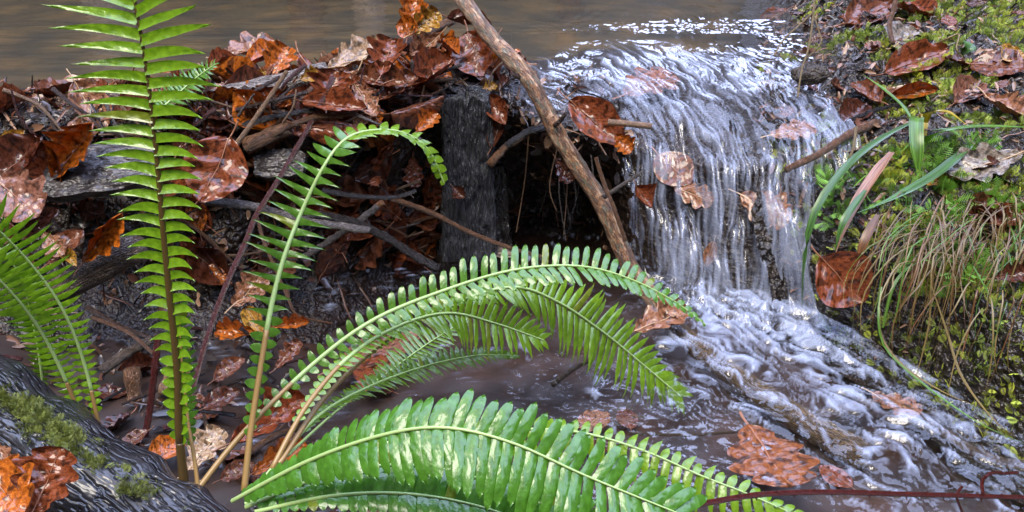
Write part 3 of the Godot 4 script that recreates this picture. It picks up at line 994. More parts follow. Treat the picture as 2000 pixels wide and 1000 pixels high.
	stick("dark_twig", "thin dark twig at the edge of the dark pool", [V(-0.329,0.081,-1.100),V(-0.309,0.058,-1.060),V(-0.258,0.042,-1.060)], .002, .0014, "brown", 6, .15)
	stick("dark_twig", "short black twig beside the orange oak leaf", [V(-0.369,0.068,-1.000),V(-0.360,0.056,-1.000),V(-0.350,0.042,-0.990)], .003, .0025, "black", 6, .2)
	for k in 26:
		var x := rg.randf_range(-.85, -.3)
		var d := rg.randf_range(.8, 1.16)
		var a := Vector3(x, bed_y(x, d) + .012, -d)
		var g := Vector3(rg.randf_range(-1, 1), rg.randf_range(-.1, .35), rg.randf_range(-.5, .5)).normalized() * rg.randf_range(.05, .12)
		stick("shore_twig", "thin %s twig lying on the wet left shore %s" % [["black", "dark brown", "plum red"][k % 3], "behind the small ferns" if x < -.6 else "near the red stem"], [a - g * .5, a + jit(.006), a + g * .5], rg.randf_range(.002, .005), .0018, ["black", "dark", "plum"][k % 3], 6, .2, "twigs on the left shore", false, "twig")
	# bramble and sunken sticks
	o = thing("bramble_stem", "long dark red thorny stem across the front of the stream", "stem", V(0.158,0.104,-0.600))
	var line: Array = [V(0.153,0.103,-0.600),V(0.194,0.113,-0.600),V(0.230,0.119,-0.600),V(0.285,0.121,-0.600),V(0.345,0.119,-0.600),V(0.405,0.117,-0.600),V(0.489,0.114,-0.600)]
	part("stem", tube_mesh(shifted(line, o.position), .0028, .0020, 8, .08, 1.0, 40), M.wood_red, o)
	var cv := spline(line, 20)
	for k in range(2, 20):
		var a := cv[k] - o.position
		part("thorn", tube_mesh([a, a + V(.001, (.006 if k % 2 else -.005), .002)], .0013, .0002, 5, .0, 1.0, 2), M.wood_red, o)
	o = stick("dry_tendril", "curled red brown dry leaf stalk hanging from the thorny stem", [V(0.423,0.119,-0.600),V(0.426,0.125,-0.610),V(0.432,0.134,-0.610),V(0.453,0.126,-0.620),V(0.464,0.127,-0.620)], .0018, .0014, "red", 6)
	stick("dry_tendril", "short red brown stalk below the thorny stem", [V(0.409,0.119,-0.610),V(0.400,0.116,-0.600),V(0.409,0.098,-0.600)], .0014, .001, "red", 6)
	stick("sunken_twig", "thin pale twig lying on the bed of the lower pool", [V(0.148,-0.012,-0.872),V(0.217,-0.010,-0.865),V(0.291,-0.006,-0.868)], .0022, .002, "sunk", 6)
	stick("sunken_branch", "forked brown branch under the running water on the right", [V(0.398,-0.012,-0.906),V(0.477,-0.014,-0.938),V(0.518,-0.012,-0.923),V(0.547,-0.014,-0.870),V(0.573,-0.012,-0.821),V(0.621,-0.004,-0.792)], .0085, .006, "brown_grey", 9, .2)
	stick("sunken_stick", "yellowish stick on the bed below the low fronds", [V(0.057,-0.020,-0.995),V(0.088,-0.016,-1.031),V(0.119,-0.012,-1.053)], .004, .003, "sunk", 7)
	# right side
	o = stick("brown_stick", "brown dead stick with a cut end lying from bank to fall", [V(0.418,0.221,-1.220),V(0.480,0.234,-1.260),V(0.552,0.246,-1.330),V(0.610,0.254,-1.370)], .0052, .0072, "brown", 9, .2, "", true)
	stick("spruce_twig", "dark rough needle twig lying on the bank", [V(0.504,0.238,-1.340),V(0.610,0.257,-1.420),V(0.696,0.267,-1.460),V(0.775,0.278,-1.500)], .0042, .0032, "black", 8, .6)
	o = stick("dry_stalk", "forked straw coloured stalk hanging over the stone", [V(0.555,0.442,-1.600),V(0.541,0.405,-1.550),V(0.524,0.358,-1.500),V(0.507,0.323,-1.470),V(0.489,0.285,-1.420)], .0022, .0016, "straw", 6)
	side_twig(o, [V(0.540,0.408,-1.550),V(0.511,0.388,-1.530),V(0.477,0.368,-1.500),V(0.459,0.345,-1.480)], .002, .0014, "straw")
	side_twig(o, [V(0.541,0.405,-1.550),V(0.549,0.377,-1.530),V(0.547,0.360,-1.510),V(0.519,0.337,-1.490)], .0016, .0012, "straw")
	stick("bent_stick", "brown bent stick standing at the top of the bank", [V(0.774,0.435,-1.750),V(0.750,0.392,-1.700),V(0.730,0.368,-1.660),V(0.716,0.345,-1.600)], .005, .004, "brown", 8, .2)
	stick("pale_stalk", "short pale broken stalk standing on the bank edge", [V(0.556,0.260,-1.320),V(0.536,0.244,-1.270),V(0.525,0.231,-1.250)], .0024, .0018, "straw", 6)
	stick("pale_stalk", "short pale stalk lying beside the brown stick", [V(0.567,0.251,-1.310),V(0.564,0.233,-1.270)], .002, .0016, "straw", 6)
	# the stone that parts the flow
	var s := thing("stone", "small dark wet stone in the stream under the straw stalk", "stone", V(0.533,0.307,-1.500))
	part("rock", stone_mesh(.034, .017, .022, 3.0), M.stone, s)

func stake_mesh(w: float, t: float, h: float, seed_: float) -> ArrayMesh:
	# a split stake: rounded box section, cracked and worn at the top
	var nu := 48
	var nv := 60
	var v := PackedVector3Array()
	var uv := PackedVector2Array()
	for j in nv + 2:
		var q := minf(j / (nv - 1.0), 1.0)
		for i in nu + 1:
			var a := TAU * (i % nu) / nu
			var c := cos(a)
			var s := sin(a)
			var k := pow(pow(absf(c), 6.0) + pow(absf(s), 6.0), -1.0 / 6.0)
			var p := Vector3(c * k * w * .5 * lerpf(1.08, .88, q), h * q, s * k * t * .5)
			var grain := n3(Vector3(p.x * 90 + seed_ * 9, p.y * 7, p.z * 90), 1.0)
			var crack := ss(.12, .0, absf(n3(Vector3(p.x * 28 + seed_ * 5, p.y * 4, p.z * 28), 1.0)))
			var out := Vector3(c * k, 0, s * k).normalized()
			p += out * (.0016 * grain - .005 * crack + .006 * n3(p + Vector3(seed_, 0, 0), 16))
			p.y += .020 * q * n2(p.x * 40 + seed_, p.z * 40) + (.012 * q * (p.x / w))
			if j >= nv:
				p.x *= .6 if j == nv else .0
				p.z *= .6 if j == nv else .0
				p.y += .002
			v.append(p)
			uv.append(Vector2(float(i) / nu, q))
	return sheet(nu + 1, nv + 2, flip(v, nu + 1), uv)

func flip(v: PackedVector3Array, nu: int) -> PackedVector3Array:
	# turn the grid inside out so that its front faces outwards
	var o := PackedVector3Array()
	for j in v.size() / nu:
		for i in nu:
			o.append(v[j * nu + nu - 1 - i])
	return o

func stone_mesh(a: float, b: float, c: float, seed_: float) -> ArrayMesh:
	var v := PackedVector3Array()
	var uv := PackedVector2Array()
	for j in 15:
		for i in 25:
			var th := PI * j / 14.0
			var ph := TAU * (i % 24) / 24.0
			var n := Vector3(sin(th) * cos(ph), -cos(th), sin(th) * sin(ph))
			var r := 1.0 + .35 * n3(n + Vector3(seed_, 0, 0), 1.3) + .12 * n3(n, 4.0)
			v.append(Vector3(n.x * a, n.y * b, n.z * c) * r)
			uv.append(Vector2(ph, th))
	return sheet(25, 15, flip(v, 25), uv)

func slab_mesh(l: float, w: float, t: float) -> ArrayMesh:
	var v := PackedVector3Array()
	var uv := PackedVector2Array()
	var nu := 40
	for j in 18:
		for i in nu + 1:
			var a := TAU * (i % nu) / nu
			var c := cos(a)
			var s := sin(a)
			var k := pow(pow(absf(c), 5.0) + pow(absf(s), 5.0), -.2) * (1.0 + .10 * n2(c * 2, s * 2) + .05 * n2(c * 7, s * 7))
			var r := [0.0, .25, .5, .7, .85, .95, 1.0, 1.02, 1.0, .99, 1.0, 1.0, .95, .85, .7, .5, .25, .0][j] as float
			var top := j > 8
			var p := Vector3(c * k * r * l * .5, 0, s * k * r * w * .5)
			p.y = (t * .5 if top else -t * .5) + (.006 * n3(p, 24) + .003 * n3(p, 70)) - .25 * p.z * p.z / w
			v.append(p)
			uv.append(Vector2(p.x, p.z))
	return sheet(nu + 1, 18, flip(v, nu + 1), uv)

func fallen_leaves() -> void:
	var U := Vector3(0, 1, .35)
	var F := Vector3(0, .6, .8)     # tilted to the front
	# ---- left of the tall frond
	leaf("oak", V(-0.628,0.248,-1.090), V(-0.567,0.322,-1.120), V(.3, .5, .8), .62, "orange", 1.0, .9, "curled bright orange oak leaf standing by the bark slab")
	leaf("beech", V(-0.619,0.233,-1.085), V(-0.643,0.310,-1.100), V(.2, .3, .9), .55, "red", .8, .6, "folded rust brown leaf under the curled orange leaf")
	leaf("beech", V(-0.697,0.249,-1.070), V(-0.632,0.306,-1.100), V(-.2, .6, .8), .72, "dark", .4, .4, "dark red brown leaf at the left end of the dam")
	leaf("oak", V(-0.690,0.270,-1.050), V(-0.600,0.229,-1.000), V(.1, .75, .65), .72, "pink", .3, .2, "pale pinkish oak leaf lying flat on the left shore")
	leaf("beech", V(-0.644,0.197,-1.000), V(-0.593,0.229,-1.030), V(0, .8, .6), .6, "dark", .3, .3, "dark wet leaf beneath the pinkish oak leaf")
	leaf("oak", V(-0.564,0.166,-1.000), V(-0.513,0.226,-1.030), V(.7, .5, .5), .42, "orange", .5, .9, "narrow curled orange leaf leaning on the grey brown log")
	leaf("beech", V(-0.597,0.169,-0.980), V(-0.562,0.203,-1.020), V(0, .8, .6), .6, "brown", .4, .3, "wet brown leaf behind the small ferns")
	leaf("oak", V(-0.605,0.207,-1.000), V(-0.574,0.184,-0.980), V(0, .8, .6), .7, "tan", .2, .2, "small tan leaf scrap behind the small ferns")
	leaf("beech", V(-0.583,0.186,-0.990), V(-0.554,0.171,-0.970), V(.5, .6, .6), .45, "yellow", .6, .5, "small yellow curled leaf by the grey brown log")
	leaf("beech", V(-0.707,0.277,-1.120), V(-0.678,0.304,-1.140), V(0, .8, .6), .6, "yellow", .6, .5, "small yellow leaf under the crumbling log")
	leaf("beech", V(-0.788,0.306,-1.330), V(-0.636,0.309,-1.360), U, .4, "tan", .2, .2, "flat tan leaf on top of the crumbling log")
	leaf("oak", V(-0.812,0.305,-1.300), V(-0.777,0.306,-1.340), U, .6, "red", .3, .3, "red brown leaf at the edge of the upper pool")
	# ---- behind and right of the tall frond
	leaf("beech", V(-0.400,0.289,-1.160), V(-0.436,0.209,-1.100), V(.15, .35, .95), .82, "red", .35, .25, "large smooth rust red leaf behind the tall frond")
	leaf("beech", V(-0.449,0.337,-1.420), V(-0.383,0.356,-1.470), U, .6, "orange", .5, .5, "orange brown leaf standing at the pool edge")
	leaf("oak", V(-0.518,0.335,-1.500), V(-0.448,0.344,-1.620), U, .6, "tan", .2, .2, "tan leaf floating at the upper pool edge")
	leaf("oak", V(-0.399,0.329,-1.360), V(-0.376,0.370,-1.420), V(.2, .4, .9), .75, "orange", .3, .5, "upright amber leaf behind the grey topped log")
	leaf("beech", V(-0.501,0.337,-1.380), V(-0.456,0.348,-1.420), U, .6, "red", .6, .7, "small folded red leaf beside the grey topped log")
	leaf("beech", V(-0.424,0.317,-1.340), V(-0.398,0.343,-1.360), V(.1, .5, .9), .6, "yellow", .4, .4, "small amber leaf tucked against the grey topped log")
	leaf("oak", V(-0.275,0.311,-1.230), V(-0.267,0.361,-1.270), V(.1, .35, .95), 1.15, "red", .5, .7, "broad cupped rust leaf standing in the middle of the heap")
	leaf("oak", V(-0.241,0.340,-1.270), V(-0.202,0.300,-1.220), V(.25, .55, .8), .5, "tan", .4, .3, "tan leaf with a scalloped edge leaning in the heap")
	leaf("beech", V(-0.310,0.325,-1.220), V(-0.209,0.318,-1.200), V(0, .8, .6), .42, "red", .3, .3, "glossy red brown leaf lying under the cupped leaf")
	leaf("beech", V(-0.309,0.295,-1.200), V(-0.213,0.285,-1.190), V(0, .65, .75), .42, "red", .3, -.2, "crumpled glossy dark red leaf above the curling frond")
	leaf("oak", V(-0.325,0.344,-1.280), V(-0.295,0.352,-1.300), V(.1, .5, .9), .8, "yellow", .5, .4, "small amber leaf on the end of the grey topped log")
	leaf("oak", V(-0.298,0.341,-1.360), V(-0.217,0.365,-1.450), V(-.1, .8, .6), .55, "pale", .3, .3, "pale shiny oak leaf lying on the heap")
	leaf("oak", V(-0.208,0.340,-1.320), V(-0.192,0.388,-1.380), V(-.1, .35, .95), .85, "red", .4, .6, "upright rust red oak leaf at the top of the heap")
	leaf("beech", V(-0.246,0.337,-1.340), V(-0.162,0.329,-1.320), V(.1, .7, .7), .55, "brown", .3, .4, "brown leaf below the upright rust oak leaf")
	leaf("oak", V(-0.184,0.373,-1.500), V(-0.171,0.440,-1.550), V(.1, .3, .95), .62, "orange", .4, .5, "bright orange leaf standing highest on the heap")
	leaf("oak", V(-0.180,0.377,-1.500), V(-0.129,0.413,-1.530), V(.2, .4, .9), .7, "yellow", .4, .4, "amber oak leaf beside the highest orange leaf")
	leaf("beech", V(-0.163,0.384,-1.500), V(-0.204,0.391,-1.520), V(-.2, .4, .9), .9, "orange", .4, .4, "orange leaf half hidden under the highest orange leaf")
	leaf("oak", V(-0.121,0.382,-1.460), V(-0.172,0.350,-1.420), V(0, .6, .8), .6, "tan", .8, .6, "long torn tan leaf hanging over the short brown stick")
	leaf("oak", V(-0.194,0.346,-1.420), V(-0.131,0.353,-1.440), V(0, .6, .8), .5, "brown", .4, .4, "brown oak leaf over a dark gap in the heap")
	leaf("beech", V(-0.123,0.366,-1.480), V(-0.089,0.349,-1.440), V(.5, .4, .7), .5, "orange", .6, .6, "small orange curled leaf above the stake")
	leaf("beech", V(-0.076,0.382,-1.500), V(-0.048,0.314,-1.440), V(-.25, .45, .85), .85, "red", .25, .3, "large ribbed red brown leaf under the leaning branch")
	leaf("beech", V(-0.119,0.393,-1.560), V(-0.037,0.382,-1.560), U, .55, "dark", .5, .5, "dark leaf under the upper end of the leaning branch")
	leaf("beech", V(-0.167,0.312,-1.360), V(-0.100,0.346,-1.430), V(-.1, .7, .7), .55, "red", .4, .6, "shiny curled leaf left of the stake top")
	leaf("oak", V(-0.209,0.305,-1.300), V(-0.155,0.335,-1.350), V(0, .8, .6), .6, "brown", .4, .4, "wet brown oak leaf in the middle of the heap")
	leaf("beech", V(-0.191,0.290,-1.280), V(-0.109,0.304,-1.340), V(0, .75, .65), .36, "brown", .4, -.5, "rolled brown leaf lying like bark left of the stake")
	leaf("oak", V(-0.151,0.260,-1.280), V(-0.118,0.285,-1.310), V(0, .6, .8), .75, "orange", .7, .6, "small curled orange leaf left of the stake")
	leaf("oak", V(-0.052,0.296,-1.420), V(-0.028,0.302,-1.440), V(0, .6, .8), .7, "yellow", .5, .4, "tiny yellow leaf scrap right of the stake top")
	leaf("beech", V(-0.039,0.292,-1.410), V(-0.009,0.247,-1.380), V(-.2, .5, .85), .6, "red", .4, .5, "glossy red leaf draped right of the stake")
	leaf("beech", V(-0.035,0.206,-1.380), V(-0.013,0.259,-1.400), V(-.3, .45, .85), .5, "dark", .4, .5, "dark red leaf hanging right of the stake")
	leaf("oak", V(-0.014,0.340,-1.550), V(0.018,0.299,-1.480), V(0, .7, .7), .5, "dark", .4, .4, "dark brown leaf behind the leaning branch")
	leaf("beech", V(-0.031,0.354,-1.600), V(-0.069,0.327,-1.520), V(.1, .6, .8), .5, "brown", .5, .5, "brown crumpled leaf beside the ribbed red leaf")
	leaf("oak", V(-0.102,0.141,-1.370), V(-0.081,0.125,-1.355), V(0, .4, .9), .9, "dark", .6, .7, "small dark leaf stuck to the wet board")
	leaf("oak", V(-0.206,0.196,-1.220), V(-0.213,0.209,-1.220), V(0, .4, .9), 1.6, "red", .2, .3, "small red leaf scrap behind the curling frond")
	# ---- by the fall
	leaf("beech", V(0.090,0.307,-1.300), V(0.174,0.250,-1.235), V(.05, .5, .85), .52, "red", .3, .35, "large wet rust red leaf right of the leaning branch")
	leaf("oak", V(0.155,0.272,-1.235), V(0.180,0.246,-1.220), V(.1, .4, .9), .9, "orange", .6, .6, "torn orange leaf bit at the stub over the fall")
	leaf("oak", V(0.074,0.194,-1.360), V(0.103,0.157,-1.350), V(0, .4, .9), .8, "dark", .4, .4, "dull red leaf hanging in the dark hollow")
	leaf("beech", V(0.187,0.197,-1.210), V(0.212,0.169,-1.180), V(.2, .4, .9), .8, "red", 1.2, 1.1, "rolled rust leaf caught at the left edge of the fall")
	leaf("oak", V(0.209,0.258,-1.555), V(0.311,0.283,-1.646), U, .75, "pink", .1, .05, "pale oak leaf under the water at the top of the fall")
	leaf("beech", V(0.256,0.187,-1.414), V(0.305,0.151,-1.353), V(0, .6, .8), .8, "brown", .1, .05, "big red brown leaf behind the falling water")
	leaf("oak", V(0.277,0.144,-1.360), V(0.338,0.133,-1.316), V(0, .4, .9), .6, "tan", .1, .05, "tan leaf behind the falling water near the rolled leaf")
	leaf("oak", V(0.376,0.150,-1.305), V(0.447,0.127,-1.248), V(0, .4, .9), .75, "tan", .1, .05, "pinkish oak leaf pressed behind the middle of the fall")
	leaf("beech", V(0.338,0.074,-1.289), V(0.326,0.033,-1.276), V(0, .4, .9), .5, "tan", .1, .05, "narrow tan leaf behind the lower fall")
	leaf("oak", V(0.432,0.234,-1.361), V(0.509,0.248,-1.373), U, .75, "tan", .1, .05, "bright tan oak leaf plastered at the right edge of the fall")
	leaf("oak", V(0.179,0.010,-1.090), V(0.269,0.027,-1.130), V(0, .9, .3), .62, "tan", .3, .3, "light tan oak leaf caught on the sunken branch end")
	leaf("oak", V(0.226,0.025,-1.130), V(0.266,0.024,-1.125), V(.1, .7, .6), .8, "pale", .7, .6, "crumpled pale leaf on top of the tan oak leaf")
	# ---- in and on the lower water
	leaf("oak", V(0.294,0.004,-0.867), V(0.312,0.003,-0.750), V(0, 1, .1), .95, "orange_wet", .1, .05, "large orange brown oak leaf floating in the front stream")
	leaf("oak", V(0.481,-0.006,-0.950), V(0.527,-0.006,-0.901), V(0, 1, .1), .8, "tan", .2, .1, "tan leaf under the running water by the forked branch")
	leaf("beech", V(0.087,-0.030,-0.905), V(0.130,-0.030,-0.940), V(0, 1, .1), .7, "tan", .2, .1, "blurred tan leaf on the bed behind the front fern")
	leaf("beech", V(-0.251,-0.020,-1.038), V(-0.144,-0.020,-1.143), V(0, 1, .1), .5, "pink", .1, .1, "sunken reddish leaf under the low fronds")
	leaf("oak", V(-0.211,-0.020,-0.972), V(-0.183,-0.020,-1.081), V(0, 1, .1), .6, "red", .1, .1, "sunken rust leaf under the low fronds")
	leaf("oak", V(-0.144,0.006,-1.450), V(0.009,0.006,-1.379), V(0, 1, .1), .35, "grey", .1, .1, "grey leaf floating at the foot of the wet board")
	# ---- left shore, around the stalks
	leaf("oak", V(-0.390,0.079,-1.040), V(-0.347,0.116,-1.070), V(.2, .7, .7), .72, "tan", .3, .3, "mottled tan oak leaf standing behind the curling frond")
	leaf("oak", V(-0.345,0.060,-1.000), V(-0.409,0.049,-1.020), V(.1, .7, .7), .5, "orange", .6, .5, "orange oak leaf at the foot of the red twig")
	leaf("oak", V(-0.333,0.068,-1.000), V(-0.280,0.065,-1.020), V(.1, .7, .7), .38, "orange", .6, .5, "narrow orange leaf at the edge of the dark pool")
	leaf("beech", V(-0.376,0.073,-1.050), V(-0.339,0.052,-1.000), V(.1, .7, .7), .4, "yellow", .3, .3, "yellow green leaf blade under the mottled tan leaf")
	leaf("oak", V(-0.355,0.033,-0.740), V(-0.329,0.053,-0.790), V(.1, .9, .4), .75, "pale", .3, .3, "cream coloured oak leaf on the ground at the fern roots")
	leaf("beech", V(-0.406,0.028,-0.760), V(-0.380,0.028,-0.800), V(0, .85, .5), .75, "orange", .4, .4, "orange brown leaf left of the cream oak leaf")
	leaf("oak", V(-0.311,0.051,-0.760), V(-0.238,0.073,-0.820), V(.1, .85, .5), .55, "red_bright", .4, .5, "big glossy orange red leaf under the fern stalks")
	leaf("oak", V(-0.274,0.051,-0.710), V(-0.223,0.061,-0.750), V(.1, .85, .5), .5, "orange", .4, .4, "bright rust leaf at the lower fern stalks")
	leaf("beech", V(-0.379,0.031,-0.860), V(-0.340,0.038,-0.890), V(0, .9, .4), .6, "dark", .3, .3, "dark glossy leaf on the wet ground behind the stalks")
	leaf("beech", V(-0.383,0.033,-0.920), V(-0.350,0.050,-0.950), V(0, .9, .4), .6, "brown", .3, .3, "dull brown leaf in the mud behind the curling frond")
	leaf("oak", V(-0.305,0.046,-0.930), V(-0.276,0.069,-0.960), V(0, .9, .4), .6, "brown", .3, .3, "dull brown leaf at the shore of the dark pool")
	leaf("beech", V(-0.303,0.052,-0.700), V(-0.271,0.059,-0.720), V(0, .9, .4), .6, "brown", .3, .3, "wet brown leaf between the stalk bases")
	# ---- front left corner
	leaf("oak", V(-0.408,0.128,-0.560), V(-0.393,0.171,-0.600), V(.1, .75, .65), 1.0, "red", .35, .35, "large dark red brown oak leaf in front of the mossy log")
	leaf("oak", V(-0.469,0.156,-0.600), V(-0.406,0.136,-0.550), V(.2, .7, .7), .8, "orange", .4, .3, "orange brown leaf under the large dark red oak leaf")
	leaf("oak", V(-0.469,0.163,-0.620), V(-0.436,0.141,-0.590), V(.4, .7, .6), .5, "tan", .4, .3, "narrow tan leaf against the mossy log")
	# ---- right bank
	leaf("beech", V(0.442,0.130,-1.100), V(0.505,0.070,-1.070), V(-.15, .45, .9), .95, "red", .35, .35, "large glossy beech leaf standing at the foot of the bank")
	leaf("oak", V(0.768,0.248,-1.216), V(0.655,0.216,-1.200), V(-.1, .85, .5), .62, "grey", .2, .2, "pale grey oak leaf lying on the sedge")
	leaf("beech", V(0.684,0.294,-1.552), V(0.823,0.332,-1.602), V(0, .8, .6), .45, "red", .3, .25, "ribbed red brown beech leaf on the upper bank")
	leaf("beech", V(0.837,0.318,-1.540), V(0.906,0.322,-1.474), V(0, .8, .6), .85, "brown", .25, .2, "round brown leaf with a yellow green fragment on it")
	leaf("beech", V(0.877,0.330,-1.514), V(0.919,0.344,-1.536), V(0, .8, .6), .9, "yellow", .3, .3, "yellow green leaf fragment on the round brown leaf")
	leaf("beech", V(0.738,0.329,-1.904), V(0.883,0.364,-2.008), V(0, .85, .5), .5, "brown", .2, .2, "ribbed wet brown leaf at the top of the stream")
	leaf("beech", V(0.879,0.362,-1.968), V(0.896,0.359,-1.828), V(0, .7, .7), .5, "red", .3, .3, "red brown leaf under the bent stick")
	leaf("beech", V(0.750,0.321,-1.682), V(0.831,0.341,-1.758), V(0, .8, .6), .8, "grey", .2, .2, "small blue grey leaf behind the ribbed beech leaf")
	leaf("beech", V(0.670,0.272,-1.476), V(0.748,0.289,-1.462), V(0, .5, .85), .35, "orange", .3, .5, "narrow rust orange leaf edge under grey moss")
	leaf("oak", V(0.792,0.291,-1.394), V(0.813,0.278,-1.296), V(0, .7, .7), .6, "tan", .4, .4, "tan oak leaf at the edge of the bank moss")
	leaf("beech", V(0.653,0.181,-1.132), V(0.706,0.198,-1.150), V(0, .8, .6), .6, "dark", .4, .4, "dark red leaf under the pale grey oak leaf")
	leaf("beech", V(0.674,0.178,-1.100), V(0.733,0.193,-1.110), V(0, .8, .6), .6, "red", .4, .4, "red leaf behind the dry grass tussock")
	leaf("beech", V(0.559,0.242,-1.396), V(0.623,0.263,-1.458), V(0, .8, .6), .55, "dark", .3, .3, "dark red leaf behind the brown dead stick")
	leaf("oak", V(0.623,0.152,-0.978), V(0.667,0.163,-0.978), V(-.2, .7, .7), .7, "dark", .5, .5, "dark leaf at the right of the dry grass tussock")
	leaf("oak", V(0.680,0.215,-1.204), V(0.620,0.202,-1.202), V(0, .8, .6), .45, "yellow", .3, .4, "small brownish yellow leaf among the sedge blades")
	leaf("beech", V(0.765,0.299,-2.394), V(0.674,0.270,-2.356), V(0, .9, .4), .45, "brown", .2, .2, "dull brown leaf on the stream edge at the top")
	leaf("beech", V(0.743,0.278,-1.394), V(0.816,0.302,-1.464), V(0, .8, .6), .5, "pink", .3, .3, "dull pink leaf between two mats of moss")
	leaf("beech", V(0.648,0.264,-1.452), V(0.623,0.281,-1.538), V(0, .8, .6), .5, "brown", .3, .3, "thin brown leaf below the ribbed beech leaf")
	# ---- the countless rest of the heap: alike wet leaves
	for k in 290:
		var x := rg.randf_range(-.95, -.02) if k % 2 else rg.randf_range(-.46, -.0)
		var q := rg.randf_range(.12, .84) if k % 3 == 0 else rg.randf_range(.12, .46)
		if k >= 220:
			x = rg.randf_range(-.5, -.14)
			q = rg.randf_range(.45, .9)
		var p := dam_at(x, q)
		var up := (dam_at(x + .02, q) - dam_at(x - .02, q)).cross(dam_at(x, q - .02) - dam_at(x, q + .02)).normalized()
		if up.y < -.2 or (x > -.14 and x < -.02 and q > .3) or (x > -.02 and q > .4):
			continue
		up = (up + jit(.55)).normalized()
		var dir := (up.cross(jit(1.0))).normalized()
		var l := rg.randf_range(.05, .095)
		p += up * .008 - dir * l * .5
		var tint: String = ["dark", "red", "orange", "red", "dark", "brown", "red", "tan", "orange", "dark", "pink", "brown"][k % 12]
		var kind := "oak" if k % 5 < 2 else "beech"
		leaf(kind, p, p + dir * l, up, rg.randf_range(.45, .75), tint, rg.randf_range(.2, 1.0), rg.randf_range(-.2, .8), "%s %s %s leaf packed in the dam %s, %s" % ["small" if l < .072 else "large", tone(tint), kind, dam_spot(x), "on its top" if q < .42 else "in its face"], "wet %s leaves packed in the dam" % kind)
	for k in 34:
		var x := rg.randf_range(-.95, -.22)
		var d := rg.randf_range(.72, 1.2)
		var y := bed_y(x, d)
		if y < -.02:
			continue
		var p := Vector3(x, y + .008, -d)
		var dir := (Vector3(1, 0, 0).rotated(Vector3.UP, rg.randf() * TAU) + jit(.25)).normalized()
		var l := rg.randf_range(.03, .06)
		var kind := "oak" if k % 5 < 2 else "beech"
		leaf(kind, p - dir * l * .5, p + dir * l * .5, (Vector3.UP + jit(.35)), rg.randf_range(.45, .75), ["dark", "dark", "brown", "dark", "dark", "dark"][k % 6], rg.randf_range(.2, .8), rg.randf_range(0, .6), "small %s wet %s leaf on the mud %s" % [tone(["dark", "dark", "brown", "dark", "dark", "dark"][k % 6]), kind, "behind the small ferns" if x < -.6 else ("near the red stem" if x < -.42 else "at the edge of the dark pool")], "dark %s leaves on the left shore" % kind)
	for k in 60:
		var d := rg.randf_range(1.0, 2.3)
		var x := tab(XE, d) + rg.randf_range(.05, .75)
		var p := Vector3(x, bank_y(x, d) + .012, -d)
		var dir := (Vector3(1, .2, 0).rotated(Vector3.UP, rg.randf() * TAU) + jit(.25)).normalized()
		var l := rg.randf_range(.03, .06)
		leaf("beech", p - dir * l * .5, p + dir * l * .5, (Vector3(0, 1, .3) + jit(.35)), rg.randf_range(.45, .75), ["dark", "brown", "red", "dark", "pink"][k % 5], rg.randf_range(.2, .8), rg.randf_range(0, .6), "small %s wet leaf lying loose on the bank %s" % [tone(["dark", "brown", "red", "dark", "pink"][k % 5]), "near the dry grass tussock" if d < 1.2 else ("near the sedge clump" if d < 1.6 else "above the ribbed beech leaf")], "small leaves on the mossy bank")
	for k in 22:
		var x := rg.randf_range(-.75, -.02)
		var d := tab(DAM, x, 1) + rg.randf_range(-.04, .22)
		var p := Vector3(x, .299 - rg.randf_range(.0, .014), -d)
		var dir := Vector3(1, 0, 0).rotated(Vector3.UP, rg.randf() * TAU)
		var l := rg.randf_range(.05, .085)
		var tint: String = ["tan", "orange", "brown", "tan", "red"][k % 5]
		leaf("oak" if k % 2 else "beech", p - dir * l * .5, p + dir * l * .5, Vector3.UP + jit(.12), .6, tint, .1, .1, "%s leaf soaking at the edge of the upper pool" % tone(tint), "leaves soaking in the upper pool")
	for k in 16:
		var x := rg.randf_range(-.9, .5)
		var d := rg.randf_range(.75, 1.1)
		if bed_y(x, d) > -.03:
			continue
		var p := Vector3(x, bed_y(x, d) + .012, -d)
		var dir := Vector3(1, 0, 0).rotated(Vector3.UP, rg.randf() * TAU)
		leaf("beech", p - dir * .025, p + dir * .025, Vector3.UP + jit(.2), .6, ["dark", "brown", "red"][k % 3], .1, .05, "sunken brown leaf on the bed of the lower pool", "sunken leaves in the lower pool")

func tone(tint: String) -> String:
	return {"dark": "dark brown", "red": "rust red", "brown": "mid brown", "tan": "tan", "orange": "orange", "pink": "dull pinkish"}[tint]

func dam_spot(x: float) -> String:
	return "by the bark slab" if x < -.6 else ("behind the tall frond" if x < -.4 else ("behind the curling frond" if x < -.2 else "beside the stake"))

